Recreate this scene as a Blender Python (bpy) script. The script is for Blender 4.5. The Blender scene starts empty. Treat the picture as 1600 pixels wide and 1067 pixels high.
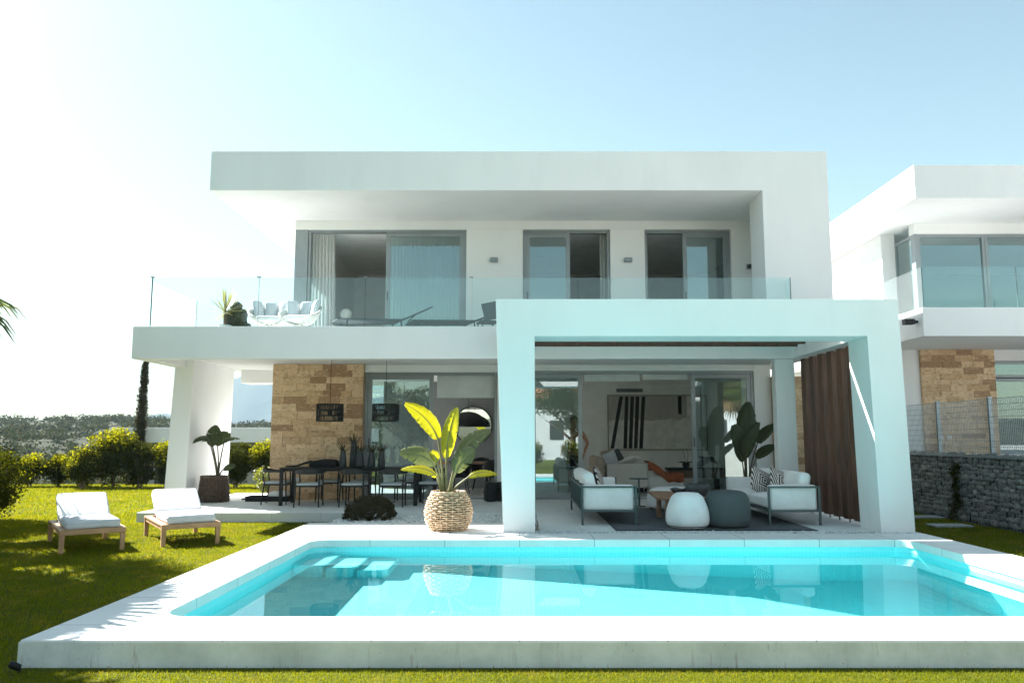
import bpy, bmesh, math, random
import numpy as np
from mathutils import Vector, Matrix
R = math.radians
HAZE = 0.00024
S = bpy.context.scene
COL = S.collection

# ------------------------------------------------------------------ camera
cam = bpy.data.objects.new('camera', bpy.data.cameras.new('camera'))
COL.objects.link(cam)
EYE, PITCH, FPX = 1.35, math.atan(150 / 1245), 1245.0
cam.location = (0, 0, EYE)
cam.rotation_euler = (R(90) + PITCH, 0, 0)
cam.data.sensor_width = 36
cam.data.lens = 36 * FPX / 1600
cam.data.shift_x = -12 / 1600
cam.data.clip_start = 0.05
cam.data.clip_end = 9000
S.camera = cam

# ------------------------------------------------------------------ sky and sun
SUN_ELEV, SUN_AZ = R(40.0), math.atan2(-1.01, 0.628)      # azimuth measured from +Y towards +X
w = bpy.data.worlds.new('World'); S.world = w; w.use_nodes = True
nt = w.node_tree
bg = nt.nodes['Background']
sky = nt.nodes.new('ShaderNodeTexSky'); sky.sky_type = 'NISHITA'; sky.sun_disc = False
sky.sun_elevation = SUN_ELEV; sky.sun_rotation = SUN_AZ
sky.air_density = 1.0; sky.dust_density = 0.55; sky.ozone_density = 1.0; sky.altitude = 0
tint = nt.nodes.new('ShaderNodeMix'); tint.data_type = 'RGBA'; tint.blend_type = 'MULTIPLY'
tint.inputs[0].default_value = 1.0
tint.inputs[7].default_value = (1.02, 1.03, 0.79, 1)
nt.links.new(sky.outputs[0], tint.inputs[6]); nt.links.new(tint.outputs[2], bg.inputs[0])
bg.inputs[1].default_value = 0.05
sun = bpy.data.objects.new('sun', bpy.data.lights.new('sun', 'SUN')); COL.objects.link(sun)
sun.data.energy = 5.0; sun.data.angle = R(0.5); sun.data.color = (1.0, 0.985, 0.985)
sdir = Vector((math.sin(SUN_AZ) * math.cos(SUN_ELEV), math.cos(SUN_AZ) * math.cos(SUN_ELEV), math.sin(SUN_ELEV)))
sun.rotation_euler = sdir.to_track_quat('Z', 'Y').to_euler()
sun.location = (-20, 20, 30)
sun.data.cycles.is_caustics_light = True
S.view_settings.view_transform = 'Standard'; S.view_settings.look = 'None'
S.view_settings.gamma = 1; S.view_settings.exposure = 2.4
c = S.cycles
c.max_bounces = 10; c.diffuse_bounces = 7; c.glossy_bounces = 5; c.transmission_bounces = 8
c.transparent_max_bounces = 32; c.volume_bounces = 0
c.caustics_refractive = True; c.caustics_reflective = False
c.use_denoising = True; c.sample_clamp_indirect = 6
c.use_adaptive_sampling = True; c.adaptive_threshold = 0.015

# ------------------------------------------------------------------ helpers
def at(x, y, Y):
    """the point at depth Y (metres) that the photograph shows at pixel x, y: used to lay out leaves and shapes"""
    u = (x - 812) / FPX; v = (533.5 - y) / FPX
    b = math.cos(PITCH) - v * math.sin(PITCH); z = math.sin(PITCH) + v * math.cos(PITCH)
    return Vector((u * Y / b, Y, EYE + z * Y / b))

def props(o, label=None, cat=None, group=None, kind=None):
    if label: o['label'] = label
    if cat: o['category'] = cat
    if group: o['group'] = group
    if kind: o['kind'] = kind
    return o

def thing(name, label, cat, loc=(0, 0, 0), rz=0.0, group=None):
    o = bpy.data.objects.new(name, None); COL.objects.link(o)
    o.location = loc; o.rotation_euler = (0, 0, rz); o.empty_display_size = 0.2
    return props(o, label, cat, group)

def copy_tree(o, parent=None):
    n = o.copy(); COL.objects.link(n)
    if parent is not None: n.parent = parent
    for ch in list(o.children): copy_tree(ch, n)
    return n

class MB:
    def __init__(s): s.v = []; s.f = []
    def add(s, verts, faces):
        n = len(s.v); s.v += [tuple(p) for p in verts]; s.f += [tuple(i + n for i in f) for f in faces]; return s
    def box(s, x0, x1, y0, y1, z0, z1):
        return s.add([(x0, y0, z0), (x1, y0, z0), (x1, y1, z0), (x0, y1, z0), (x0, y0, z1), (x1, y0, z1), (x1, y1, z1), (x0, y1, z1)],
                     [(3, 2, 1, 0), (4, 5, 6, 7), (0, 1, 5, 4), (1, 2, 6, 5), (2, 3, 7, 6), (3, 0, 4, 7)])
    def hexa(s, bot, top):
        return s.add(list(bot) + list(top), [(3, 2, 1, 0), (4, 5, 6, 7), (0, 1, 5, 4), (1, 2, 6, 5), (2, 3, 7, 6), (3, 0, 4, 7)])
    def obox(s, c, size, rot):
        m = Matrix(rot) if not isinstance(rot, Matrix) else rot
        h = [q / 2 for q in size]
        P = [Vector(c) + m @ Vector((sx * h[0], sy * h[1], sz * h[2])) for sz in (-1, 1) for sx, sy in ((-1, -1), (1, -1), (1, 1), (-1, 1))]
        return s.hexa(P[:4], P[4:])
    def tube(s, pts, r, n=8, closed=False):
        pts = [Vector(p) for p in pts]; k = len(pts)
        rr = r if isinstance(r, (list, tuple)) else [r] * k
        vs = []; fs = []; up = None
        for i, p in enumerate(pts):
            a = pts[(i - 1) % k] if (closed or i > 0) else p
            b = pts[(i + 1) % k] if (closed or i < k - 1) else p
            t = (b - a).normalized()
            if up is None: up = Vector((0, 0, 1)) if abs(t.z) < 0.9 else Vector((1, 0, 0))
            side = t.cross(up)
            side = side.normalized() if side.length > 1e-6 else t.orthogonal().normalized()
            up = side.cross(t).normalized()
            for j in range(n):
                q = 2 * math.pi * (j + 0.5) / n
                vs.append(p + side * math.cos(q) * rr[i] + up * math.sin(q) * rr[i])
        for i in range(k if closed else k - 1):
            i2 = (i + 1) % k
            for j in range(n): fs.append((i * n + j, i * n + (j + 1) % n, i2 * n + (j + 1) % n, i2 * n + j))
        if not closed: fs.append(tuple(range(n - 1, -1, -1))); fs.append(tuple((k - 1) * n + j for j in range(n)))
        return s.add(vs, fs)
    def lathe(s, prof, c=(0, 0, 0), n=32, cap=True):
        vs = []; fs = []
        for r, z in prof:
            for j in range(n):
                q = 2 * math.pi * j / n; vs.append((c[0] + r * math.cos(q), c[1] + r * math.sin(q), c[2] + z))
        for i in range(len(prof) - 1):
            for j in range(n): fs.append((i * n + j, i * n + (j + 1) % n, (i + 1) * n + (j + 1) % n, (i + 1) * n + j))
        if cap:
            if prof[0][0] > 1e-4: fs.append(tuple(range(n - 1, -1, -1)))
            if prof[-1][0] > 1e-4: fs.append(tuple((len(prof) - 1) * n + j for j in range(n)))
        return s.add(vs, fs)
    def prism(s, poly, d, axis='z', lo=0):
        n = len(poly)
        def P(a, b, h): return {'z': (a, b, h), 'y': (a, h, b), 'x': (h, a, b)}[axis]
        vs = [P(a, b, lo) for a, b in poly] + [P(a, b, lo + d) for a, b in poly]
        fs = [tuple(range(n - 1, -1, -1)), tuple(range(n, 2 * n))] + [(i, (i + 1) % n, n + (i + 1) % n, n + i) for i in range(n)]
        return s.add(vs, fs)
    def cushion(s, c, size, r=0.05, bulge=0.0, rot=None, seed=0, wob=0.0, n=7):
        h = [q / 2 for q in size]; r = min(r, min(h) * 0.98); m = rot or Matrix.Identity(3)
        rnd = random.Random(seed); ph = [rnd.uniform(0, 6) for _ in range(6)]
        thin = min(range(3), key=lambda i: h[i])
        def line(hh):
            e = hh - r
            L = [-hh, -hh + r * 0.3, -hh + r * 0.7]; k = n
            L += [-e + 2 * e * i / k for i in range(k + 1)]
            return L + [hh - r * 0.7, hh - r * 0.3, hh]
        for ax in range(3):
            o1, o2 = (ax + 1) % 3, (ax + 2) % 3
            A, B = line(h[o1]), line(h[o2])
            for sg in (-1, 1):
                vs = []; fs = []
                for a in A:
                    for b in B:
                        p = [0, 0, 0]; p[ax] = sg * h[ax]; p[o1] = a; p[o2] = b
                        inn = [max(-(h[i] - r), min(h[i] - r, p[i])) for i in range(3)]
                        d = Vector(p) - Vector(inn); d.normalize()
                        q = Vector(inn) + d * r
                        i1, i2 = [i for i in range(3) if i != thin]
                        k = (1 - (q[i1] / h[i1]) ** 2) * (1 - (q[i2] / h[i2]) ** 2)
                        q[thin] += bulge * max(k, 0) * (q[thin] / h[thin])
                        if wob: q[thin] += wob * math.sin(q[i1] * 9 + ph[0]) * math.sin(q[i2] * 7 + ph[1]); q[i1] += wob * .6 * math.sin(q[i2] * 6 + ph[2])
                        vs.append(Vector(c) + m @ q)
                nb = len(B)
                for i in range(len(A) - 1):
                    for j in range(nb - 1):
                        f = (i * nb + j, (i + 1) * nb + j, (i + 1) * nb + j + 1, i * nb + j + 1)
                        fs.append(f if sg > 0 else f[::-1])
                s.add(vs, fs)
        return s
    def build(s, name, mat, parent=None, world=False, smooth=False, bevel=0.0, weld=False, seg=2):
        me = bpy.data.meshes.new(name); me.from_pydata(s.v, [], s.f)
        if weld:
            bm = bmesh.new(); bm.from_mesh(me); bmesh.ops.remove_doubles(bm, verts=bm.verts, dist=1e-4); bm.to_mesh(me); bm.free()
        me.validate(); me.update()
        if smooth: me.polygons.foreach_set('use_smooth', [True] * len(me.polygons))
        me.materials.append(mat)
        o = bpy.data.objects.new(name, me); COL.objects.link(o)
        if bevel:
            b = o.modifiers.new('bevel', 'BEVEL'); b.width = bevel; b.segments = seg; b.limit_method = 'ANGLE'; b.angle_limit = R(40)
        if parent is not None:
            o.parent = parent
            if world: o.matrix_parent_inverse = Matrix.Translation(-Vector(parent.location))
        return o

def np_mesh(name, V, F, mat, parent=None, world=False, smooth=False):
    V = np.asarray(V, dtype=np.float32); F = np.asarray(F, dtype=np.int32); k = F.shape[1]
    me = bpy.data.meshes.new(name)
    me.vertices.add(len(V)); me.vertices.foreach_set('co', V.ravel())
    me.loops.add(F.size); me.loops.foreach_set('vertex_index', F.ravel())
    me.polygons.add(len(F)); me.polygons.foreach_set('loop_start', np.arange(0, F.size, k, dtype=np.int32))
    me.update(calc_edges=True); me.validate()
    if smooth: me.polygons.foreach_set('use_smooth', [True] * len(me.polygons))
    me.materials.append(mat)
    o = bpy.data.objects.new(name, me); COL.objects.link(o)
    if parent is not None:
        o.parent = parent
        if world: o.matrix_parent_inverse = Matrix.Translation(-Vector(parent.location))
    return o

def unite(name, parts, mat, parent=None, bevel=.012):
    """one closed mesh from several overlapping boxes, so that no seam shows between them"""
    obs = [p.build('part', mat) for p in parts]; a = obs[0]
    for o in obs[1:]:
        m = a.modifiers.new('u', 'BOOLEAN'); m.operation = 'UNION'; m.solver = 'EXACT'; m.object = o
    dg = bpy.context.evaluated_depsgraph_get(); me = bpy.data.meshes.new_from_object(a.evaluated_get(dg)); me.name = name
    for o in obs: bpy.data.objects.remove(o)
    bm = bmesh.new(); bm.from_mesh(me); bmesh.ops.remove_doubles(bm, verts=bm.verts, dist=1e-4)
    bmesh.ops.dissolve_limit(bm, angle_limit=R(.6), verts=bm.verts, edges=bm.edges); bm.to_mesh(me); bm.free()
    if not me.materials: me.materials.append(mat)
    o = bpy.data.objects.new(name, me); COL.objects.link(o); o.parent = parent
    if parent is not None: o.matrix_parent_inverse = Matrix.Translation(-Vector(parent.location))
    b = o.modifiers.new('bevel', 'BEVEL'); b.width = bevel; b.segments = 2; b.limit_method = 'ANGLE'; b.angle_limit = R(40)
    return o

# ------------------------------------------------------------------ materials
def newmat(name):
    m = bpy.data.materials.new(name); m.use_nodes = True
    return m, m.node_tree, m.node_tree.nodes['Principled BSDF']
def N(nt, t, **k):
    n = nt.nodes.new(t)
    for a, b in k.items(): setattr(n, a, b)
    return n
def mixc(nt, fac, a, b, mode='MIX'):
    n = N(nt, 'ShaderNodeMix', data_type='RGBA', blend_type=mode)
    for i, q in ((0, fac), (6, a), (7, b)):
        if hasattr(q, 'node'): nt.links.new(q, n.inputs[i])
        elif i == 0: n.inputs[0].default_value = q
        else: n.inputs[i].default_value = (*q[:3], 1)
    return n.outputs[2]
def coords(nt, sc=(1, 1, 1), kind='Object'):
    tc = N(nt, 'ShaderNodeTexCoord'); mp = N(nt, 'ShaderNodeMapping'); mp.inputs[3].default_value = sc
    nt.links.new(tc.outputs[kind], mp.inputs[0]); return mp.outputs[0]
def noise(nt, vec, sc, det=4, rough=.55, lo=.35, hi=.65):
    n = N(nt, 'ShaderNodeTexNoise'); n.inputs['Scale'].default_value = sc; n.inputs['Detail'].default_value = det; n.inputs['Roughness'].default_value = rough
    nt.links.new(vec, n.inputs['Vector'])
    r = N(nt, 'ShaderNodeMapRange'); r.inputs[1].default_value = lo; r.inputs[2].default_value = hi
    nt.links.new(n.outputs[0], r.inputs[0]); return r.outputs[0]
def bump(nt, bs, h, strength, dist=.01):
    b = N(nt, 'ShaderNodeBump'); b.inputs['Strength'].default_value = strength; b.inputs['Distance'].default_value = dist
    nt.links.new(h, b.inputs['Height']); nt.links.new(b.outputs[0], bs.inputs['Normal'])
def M(name, col, rough=.6, col2=None, vs=3, bmp=0, bs=60, metal=0, spec=.5, stretch=(1, 1, 1), dist=.01, lo=.35, hi=.65):
    m, nt, b = newmat(name)
    b.inputs['Roughness'].default_value = rough; b.inputs['Metallic'].default_value = metal
    b.inputs['Specular IOR Level'].default_value = spec
    v = coords(nt, stretch)
    col2 = col2 or tuple(q * .88 for q in col)
    nt.links.new(mixc(nt, noise(nt, v, vs, 5, .6, lo, hi), col, col2), b.inputs['Base Color'])
    if bmp: bump(nt, b, noise(nt, v, bs, 4, .6, 0, 1), bmp, dist)
    return m
def stone_mat(name, c1, c2, c3, bw=.42, bh=.145):
    m, nt, b = newmat(name); b.inputs['Roughness'].default_value = .75
    tc = N(nt, 'ShaderNodeTexCoord'); sp = N(nt, 'ShaderNodeSeparateXYZ'); cb = N(nt, 'ShaderNodeCombineXYZ'); ad = N(nt, 'ShaderNodeMath')
    nt.links.new(tc.outputs['Object'], sp.inputs[0]); nt.links.new(sp.outputs[0], ad.inputs[0]); nt.links.new(sp.outputs[1], ad.inputs[1])
    nt.links.new(ad.outputs[0], cb.inputs[0]); nt.links.new(sp.outputs[2], cb.inputs[1])
    br = N(nt, 'ShaderNodeTexBrick'); br.offset = .37; br.squash = 1.35; br.squash_frequency = 3
    br.inputs['Scale'].default_value = 1; br.inputs['Mortar Size'].default_value = .0022; br.inputs['Brick Width'].default_value = bw; br.inputs['Row Height'].default_value = bh
    br.inputs['Bias'].default_value = -.35
    br.inputs['Color1'].default_value = (*c1, 1); br.inputs['Color2'].default_value = (*c2, 1); br.inputs['Mortar'].default_value = (*[q * .45 for q in c2], 1)
    nt.links.new(cb.outputs[0], br.inputs['Vector'])
    obj = coords(nt)
    f = noise(nt, coords(nt, (1, 1, 1.3)), 3.3, 8, .68, .5, .74); f2 = noise(nt, obj, 22, 5, .65, .35, .7)
    nt.links.new(mixc(nt, .30, mixc(nt, f, br.outputs[0], c3), mixc(nt, f2, c1, [q * .35 for q in c3])), b.inputs['Base Color'])
    bump(nt, b, mixc(nt, .5, br.outputs[0], f2), .35, .012)
    return m
def leaf_mat(name, c1, c2, trans=.45, tcol=None, gloss=.12, patch=None):
    m, nt, b = newmat(name); nt.nodes.remove(b); out = nt.nodes['Material Output']
    g = N(nt, 'ShaderNodeNewGeometry')
    cc = mixc(nt, g.outputs['Random Per Island'], c1, c2)
    if patch:
        cv = coords(nt); cc = mixc(nt, noise(nt, cv, .9, 5, .65, .45, .75), cc, patch[0]); cc = mixc(nt, noise(nt, cv, 3.7, 4, .6, .52, .72), cc, patch[1])
    d = N(nt, 'ShaderNodeBsdfDiffuse'); t = N(nt, 'ShaderNodeBsdfTranslucent'); gl = N(nt, 'ShaderNodeBsdfGlossy'); gl.inputs['Roughness'].default_value = .38
    nt.links.new(cc, d.inputs[0])
    tcol = tcol or (1.5, 1.35, .5)
    nt.links.new(mixc(nt, 1, cc, tcol, 'MULTIPLY'), t.inputs[0])
    a = N(nt, 'ShaderNodeMixShader'); a.inputs[0].default_value = trans
    nt.links.new(d.outputs[0], a.inputs[1]); nt.links.new(t.outputs[0], a.inputs[2])
    e = N(nt, 'ShaderNodeMixShader'); lw = N(nt, 'ShaderNodeFresnel'); lw.inputs[0].default_value = 1.4
    mu = N(nt, 'ShaderNodeMath', operation='MULTIPLY'); mu.inputs[1].default_value = gloss * 8
    nt.links.new(lw.outputs[0], mu.inputs[0]); mu.use_clamp = True
    mu2 = N(nt, 'ShaderNodeMath', operation='MINIMUM'); mu2.inputs[1].default_value = gloss * 1.6; nt.links.new(mu.outputs[0], mu2.inputs[0])
    nt.links.new(mu2.outputs[0], e.inputs[0]); nt.links.new(a.outputs[0], e.inputs[1]); nt.links.new(gl.outputs[0], e.inputs[2])
    nt.links.new(e.outputs[0], out.inputs[0])
    return m
def glass_mat(name, tcol, base, ior=1.5, rough=0.0, rcol=(1, 1, 1)):
    m, nt, b = newmat(name); nt.nodes.remove(b); out = nt.nodes['Material Output']
    t = N(nt, 'ShaderNodeBsdfTransparent'); t.inputs[0].default_value = (*tcol, 1)
    g = N(nt, 'ShaderNodeBsdfGlossy'); g.inputs['Roughness'].default_value = rough; g.inputs[0].default_value = (*rcol, 1)
    f = N(nt, 'ShaderNodeFresnel')
    ge = N(nt, 'ShaderNodeNewGeometry'); mr = N(nt, 'ShaderNodeMapRange'); mr.inputs[3].default_value = ior; mr.inputs[4].default_value = 1 / ior      # same reflectance on the way out of the pane
    nt.links.new(ge.outputs['Backfacing'], mr.inputs[0]); nt.links.new(mr.outputs[0], f.inputs[0])
    a = N(nt, 'ShaderNodeMath', operation='ADD'); a.inputs[1].default_value = base; a.use_clamp = True
    nt.links.new(f.outputs[0], a.inputs[0])
    x = N(nt, 'ShaderNodeMixShader'); nt.links.new(a.outputs[0], x.inputs[0]); nt.links.new(t.outputs[0], x.inputs[1]); nt.links.new(g.outputs[0], x.inputs[2])
    nt.links.new(x.outputs[0], out.inputs[0]); return m

def stucco(name, col, stain=None, amt=.5):
    m, nt, b = newmat(name); b.inputs['Roughness'].default_value = .85; b.inputs['Specular IOR Level'].default_value = .25
    v = coords(nt); v2 = coords(nt, (1, 1, .22))
    stain = stain or tuple(q * .82 for q in col)
    f = noise(nt, v2, 1.7, 6, .65, .48, .85); f2 = noise(nt, v, .8, 3, .5, .3, .7)
    c1 = mixc(nt, f2, col, [q * .96 for q in col])
    mm = N(nt, 'ShaderNodeMath', operation='MULTIPLY'); mm.inputs[1].default_value = amt; nt.links.new(f, mm.inputs[0])
    nt.links.new(mixc(nt, mm.outputs[0], c1, stain), b.inputs['Base Color'])
    bump(nt, b, noise(nt, v, 140, 3, .6, 0, 1), .15, .004)
    return m
def slab_mat(name, col, dark, w, h, mort=.004, off=0.0, rough=.7, axes='xy'):
    m, nt, b = newmat(name); b.inputs['Roughness'].default_value = rough; b.inputs['Specular IOR Level'].default_value = .35
    v = coords(nt)
    br = N(nt, 'ShaderNodeTexBrick'); br.offset = off; br.inputs['Scale'].default_value = 1; br.inputs['Mortar Size'].default_value = mort
    br.inputs['Mortar Smooth'].default_value = 0; br.inputs['Brick Width'].default_value = w; br.inputs['Row Height'].default_value = h
    br.inputs['Color1'].default_value = (*col, 1); br.inputs['Color2'].default_value = (*[q * .93 for q in col], 1); br.inputs['Mortar'].default_value = (*dark, 1)
    if axes == 'xz':
        sp = N(nt, 'ShaderNodeSeparateXYZ'); cb = N(nt, 'ShaderNodeCombineXYZ'); ad = N(nt, 'ShaderNodeMath')
        nt.links.new(v, sp.inputs[0]); nt.links.new(sp.outputs[0], ad.inputs[0]); nt.links.new(sp.outputs[1], ad.inputs[1])
        nt.links.new(ad.outputs[0], cb.inputs[0]); nt.links.new(sp.outputs[2], cb.inputs[1]); nt.links.new(cb.outputs[0], br.inputs['Vector'])
    else: nt.links.new(v, br.inputs['Vector'])
    nt.links.new(mixc(nt, noise(nt, v, 2.2, 6, .6, .42, .8), br.outputs[0], [q * .84 for q in col]), b.inputs['Base Color'])
    bump(nt, b, noise(nt, v, 90, 3, .6, 0, 1), .1, .003)
    return m

white = stucco('white_render', (.80, .80, .79))
soffit_white = stucco('soffit_render', (.80, .79, .76), amt=.2)
inner_white = M('interior_paint', (.84, .85, .84), .8)
dark_paint = M('dark_interior_paint', (.16, .165, .17), .8)
deck_white = slab_mat('deck_slabs', (.80, .79, .76), (.30, .29, .28), 1.0, 1.0, .0055)
pool_side, nt, b = newmat('stained_pool_render'); b.inputs['Roughness'].default_value = .85
v = coords(nt); vs_ = coords(nt, (1, 1, .12))
c1 = mixc(nt, noise(nt, v, 2.3, 6, .65, .38, .66), (.80, .82, .79), (.60, .63, .60))
c1 = mixc(nt, noise(nt, vs_, 9, 5, .7, .56, .8), c1, (.50, .46, .41))
c1 = mixc(nt, noise(nt, vs_, 30, 3, .6, .66, .8), c1, (.36, .27, .23))
nt.links.new(mixc(nt, noise(nt, v, 38, 3, .6, .68, .78), c1, (.25, .24, .22)), b.inputs['Base Color'])
bump(nt, b, noise(nt, v, 60, 4, .6, 0, 1), .3, .006)
terrace_m = slab_mat('terrace_tiles', (.72, .72, .70), (.48, .48, .47), .9, .9, .004)
clad, nt, b = newmat('travertine_blocks'); b.inputs['Roughness'].default_value = .8
g_ = N(nt, 'ShaderNodeNewGeometry'); v = coords(nt)
rmp = N(nt, 'ShaderNodeValToRGB'); nt.links.new(g_.outputs['Random Per Island'], rmp.inputs[0])
for i, (p_, c_) in enumerate(((0, (.33, .19, .10)), (.2, (.42, .26, .145)), (.34, (.66, .455, .265)), (.7, (.75, .545, .345)), (1, (.58, .375, .205)))):
    el = rmp.color_ramp.elements[i] if i < 2 else rmp.color_ramp.elements.new(p_)
    el.position = p_; el.color = (*c_, 1)
c1 = mixc(nt, noise(nt, coords(nt, (1, 1, 1.8)), 4.2, 8, .7, .50, .74), rmp.outputs[0], (.33, .19, .10))
c1 = mixc(nt, noise(nt, v, 17, 6, .7, .53, .72), c1, (.26, .14, .07))
nt.links.new(mixc(nt, noise(nt, coords(nt, (1, 1, 3)), 9, 5, .6, .56, .75), c1, (.85, .70, .52)), b.inputs['Base Color'])
bump(nt, b, noise(nt, v, 30, 6, .7, 0, 1), .5, .012)
def cladding(name, x0, x1, yf, yb, z0, z1, parent, seed):
    """wall part clad with separate stone blocks, each proud by its own few millimetres"""
    rnd = random.Random(seed); mb = MB(); z = z0
    while z < z1 - .02:
        h = min(rnd.choice((.13, .145, .16)), z1 - z); x = x0
        if z1 - z - h < .06: h = z1 - z
        while x < x1 - .01:
            w_ = rnd.uniform(.22, .62)
            if x1 - x - w_ < .15: w_ = x1 - x
            d = rnd.uniform(0, .014); t_ = .0015
            mb.box(x + t_, x + w_ - t_, yf - d, yf + .06, z + t_, z + h - t_); x += w_
        z += h
    mb.box(x0 + .004, x1 - .004, yf + .012, yb, z0 + .002, z1 - .002)
    return mb.build(name, clad, parent, True, bevel=.003, seg=1)
travertine = stone_mat('travertine', (.82, .60, .385), (.34, .20, .105), (.28, .15, .078))
frame_m = M('grey_aluminium', (.27, .30, .31), .38, metal=.35)
frame_dark = M('dark_aluminium', (.05, .055, .06), .4)
black_m = M('black_lacquer', (.010, .011, .012), .5, spec=.3)
black_fab = M('black_fabric', (.012, .012, .014), .9, bmp=.3, bs=200)
sofa_frame = M('grey_green_steel', (.055, .085, .088), .42, metal=.2)
white_fab = M('white_fabric', (.82, .82, .81), .95, bmp=.25, bs=260, dist=.003)
pale_fab = M('pale_grey_fabric', (.60, .62, .65), .95, bmp=.25, bs=260, dist=.003)
grey_fab = M('charcoal_knit', (.075, .09, .092), .95, bmp=.5, bs=160, dist=.004)
seat_fab = M('seat_pad_fabric', (.45, .48, .50), .9)
teak = M('teak', (.50, .30, .155), .55, (.34, .19, .09), 5, .15, 40, stretch=(6, 6, .8))
teak_x = M('teak_along', (.48, .29, .15), .55, (.34, .19, .09), 4, .15, 40, stretch=(.8, 6, 6))
brown_wood = M('brown_slat_wood', (.135, .058, .028), .55, (.055, .024, .012), 4, .2, 30, stretch=(7, 7, .35))
table_wood = M('table_wood', (.36, .20, .12), .5, (.25, .13, .075), 4, .1, 30, stretch=(1, 8, 8))
win_glass = glass_mat('window_glass', (.66, .76, .76), .13, 1.5, 0, (.92, 1.0, 1.0))
rail_glass = glass_mat('balustrade_glass', (.925, .98, .975), .018, 1.45)
edge_glass = M('glass_edge', (.07, .14, .14), .2)
mirror_m = M('mirror_silver', (.85, .85, .85), .02, (.85, .85, .85), metal=1)
wicker_l = M('pale_wicker', (.62, .45, .285), .6, (.36, .235, .13), 14, .3, 90)
wicker_d = M('dark_wicker', (.14, .095, .06), .65, (.07, .045, .03), 14, .3, 90)
soil_m = M('soil', (.03, .022, .015), .95, bmp=.8, bs=40)
sheer = leaf_mat('sheer_curtain', (.78, .79, .78), (.78, .79, .78), .4, (1, 1, 1), .0)
blind_m = M('roller_blind', (.66, .68, .67), .85)
steel_m = M('galvanised_steel', (.32, .37, .39), .45, metal=.6)
wire_m = M('fence_wire', (.30, .35, .37), .5, metal=.5)

# ------------------------------------------------------------------ foliage builders
def leaves(rng, C, Rr, n, size, shell=.55, lumps=14, lump_r=.5, outward=.5, aspect=.5, flat_bottom=None):
    """n leaf quads spread through lumps on an ellipsoid; returns V (4n,3), F (n,4)"""
    C = np.array(C, float); Rr = np.array(Rr, float)
    d = rng.normal(size=(lumps, 3)); d /= np.linalg.norm(d, axis=1)[:, None]
    lc = d * (rng.uniform(.25, 1, (lumps, 1)) ** .5) * (1 - lump_r * .75)
    lr = lump_r * rng.uniform(.6, 1.15, lumps)
    k = rng.integers(0, lumps, n)
    e = rng.normal(size=(n, 3)); e /= np.linalg.norm(e, axis=1)[:, None]
    rad = shell + (1 - shell) * rng.uniform(0, 1, n) ** .6
    rad *= rng.uniform(.85, 1.12, n)
    P = C + (lc[k] + e * (lr[k] * rad)[:, None]) * Rr
    if flat_bottom is not None: P[:, 2] = np.where(P[:, 2] < flat_bottom, flat_bottom + rng.uniform(0, .25, n) * Rr[2], P[:, 2])
    nrm = e * outward + rng.normal(size=(n, 3)) * (1 - outward * .5) + np.array([0, 0, .35])
    nrm /= np.linalg.norm(nrm, axis=1)[:, None]
    t = np.cross(nrm, rng.normal(size=(n, 3))); t /= np.linalg.norm(t, axis=1)[:, None]
    b = np.cross(nrm, t)
    s = size * rng.uniform(.6, 1.35, n)[:, None]
    V = np.empty((n, 4, 3)); V[:, 0] = P - t * s * .5; V[:, 1] = P + b * s * aspect * .5 + nrm * s * .06; V[:, 2] = P + t * s * .5; V[:, 3] = P - b * s * aspect * .5 + nrm * s * .06
    return V.reshape(-1, 3), np.arange(4 * n).reshape(n, 4)
def merge(L):
    Vs, Fs, o = [], [], 0
    for V, F in L: Vs.append(V); Fs.append(F + o); o += len(V)
    return np.concatenate(Vs), np.concatenate(Fs)

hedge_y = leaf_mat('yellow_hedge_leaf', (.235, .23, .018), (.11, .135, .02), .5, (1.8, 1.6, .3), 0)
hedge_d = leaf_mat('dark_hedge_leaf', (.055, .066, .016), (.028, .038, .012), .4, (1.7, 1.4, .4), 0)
bark_m = M('bark', (.17, .12, .085), .9, (.09, .065, .045), 6, .9, 22, dist=.03)
stem_m = M('green_stem', (.12, .14, .04), .5, (.16, .12, .05))

def shrub(name, label, cat, loc, rad, n, size, mat, seed, group=None, lumps=16, tips=None, lump_r=.5):
    t = thing(name, label, cat, loc, 0, group)
    rng = np.random.default_rng(seed)
    L = [leaves(rng, (0, 0, rad[2]), rad, n, size, lumps=lumps, lump_r=lump_r, flat_bottom=.03)]
    V, F = merge(L); np_mesh('foliage', V, F, mat, t)
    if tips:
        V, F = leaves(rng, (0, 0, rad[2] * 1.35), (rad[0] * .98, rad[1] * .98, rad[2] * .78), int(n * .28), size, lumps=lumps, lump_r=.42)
        np_mesh('backlit_new_growth', V, F, tips, t)  # yellow new growth, with the backlight on the tops put into its colour
    mb = MB(); rnd = random.Random(seed)
    for k in range(5):
        a = rnd.uniform(0, 6.28); q = rnd.uniform(.2, .6)
        mb.tube([(0.04 * math.cos(a), .04 * math.sin(a), -.03), (rad[0] * q * .4 * math.cos(a), rad[1] * q * .4 * math.sin(a), rad[2] * .7), (rad[0] * q * math.cos(a), rad[1] * q * math.sin(a), rad[2] * 1.3)], [.025, .018, .008], 5)
    mb.build('stem', bark_m, t)
    return t

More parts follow.
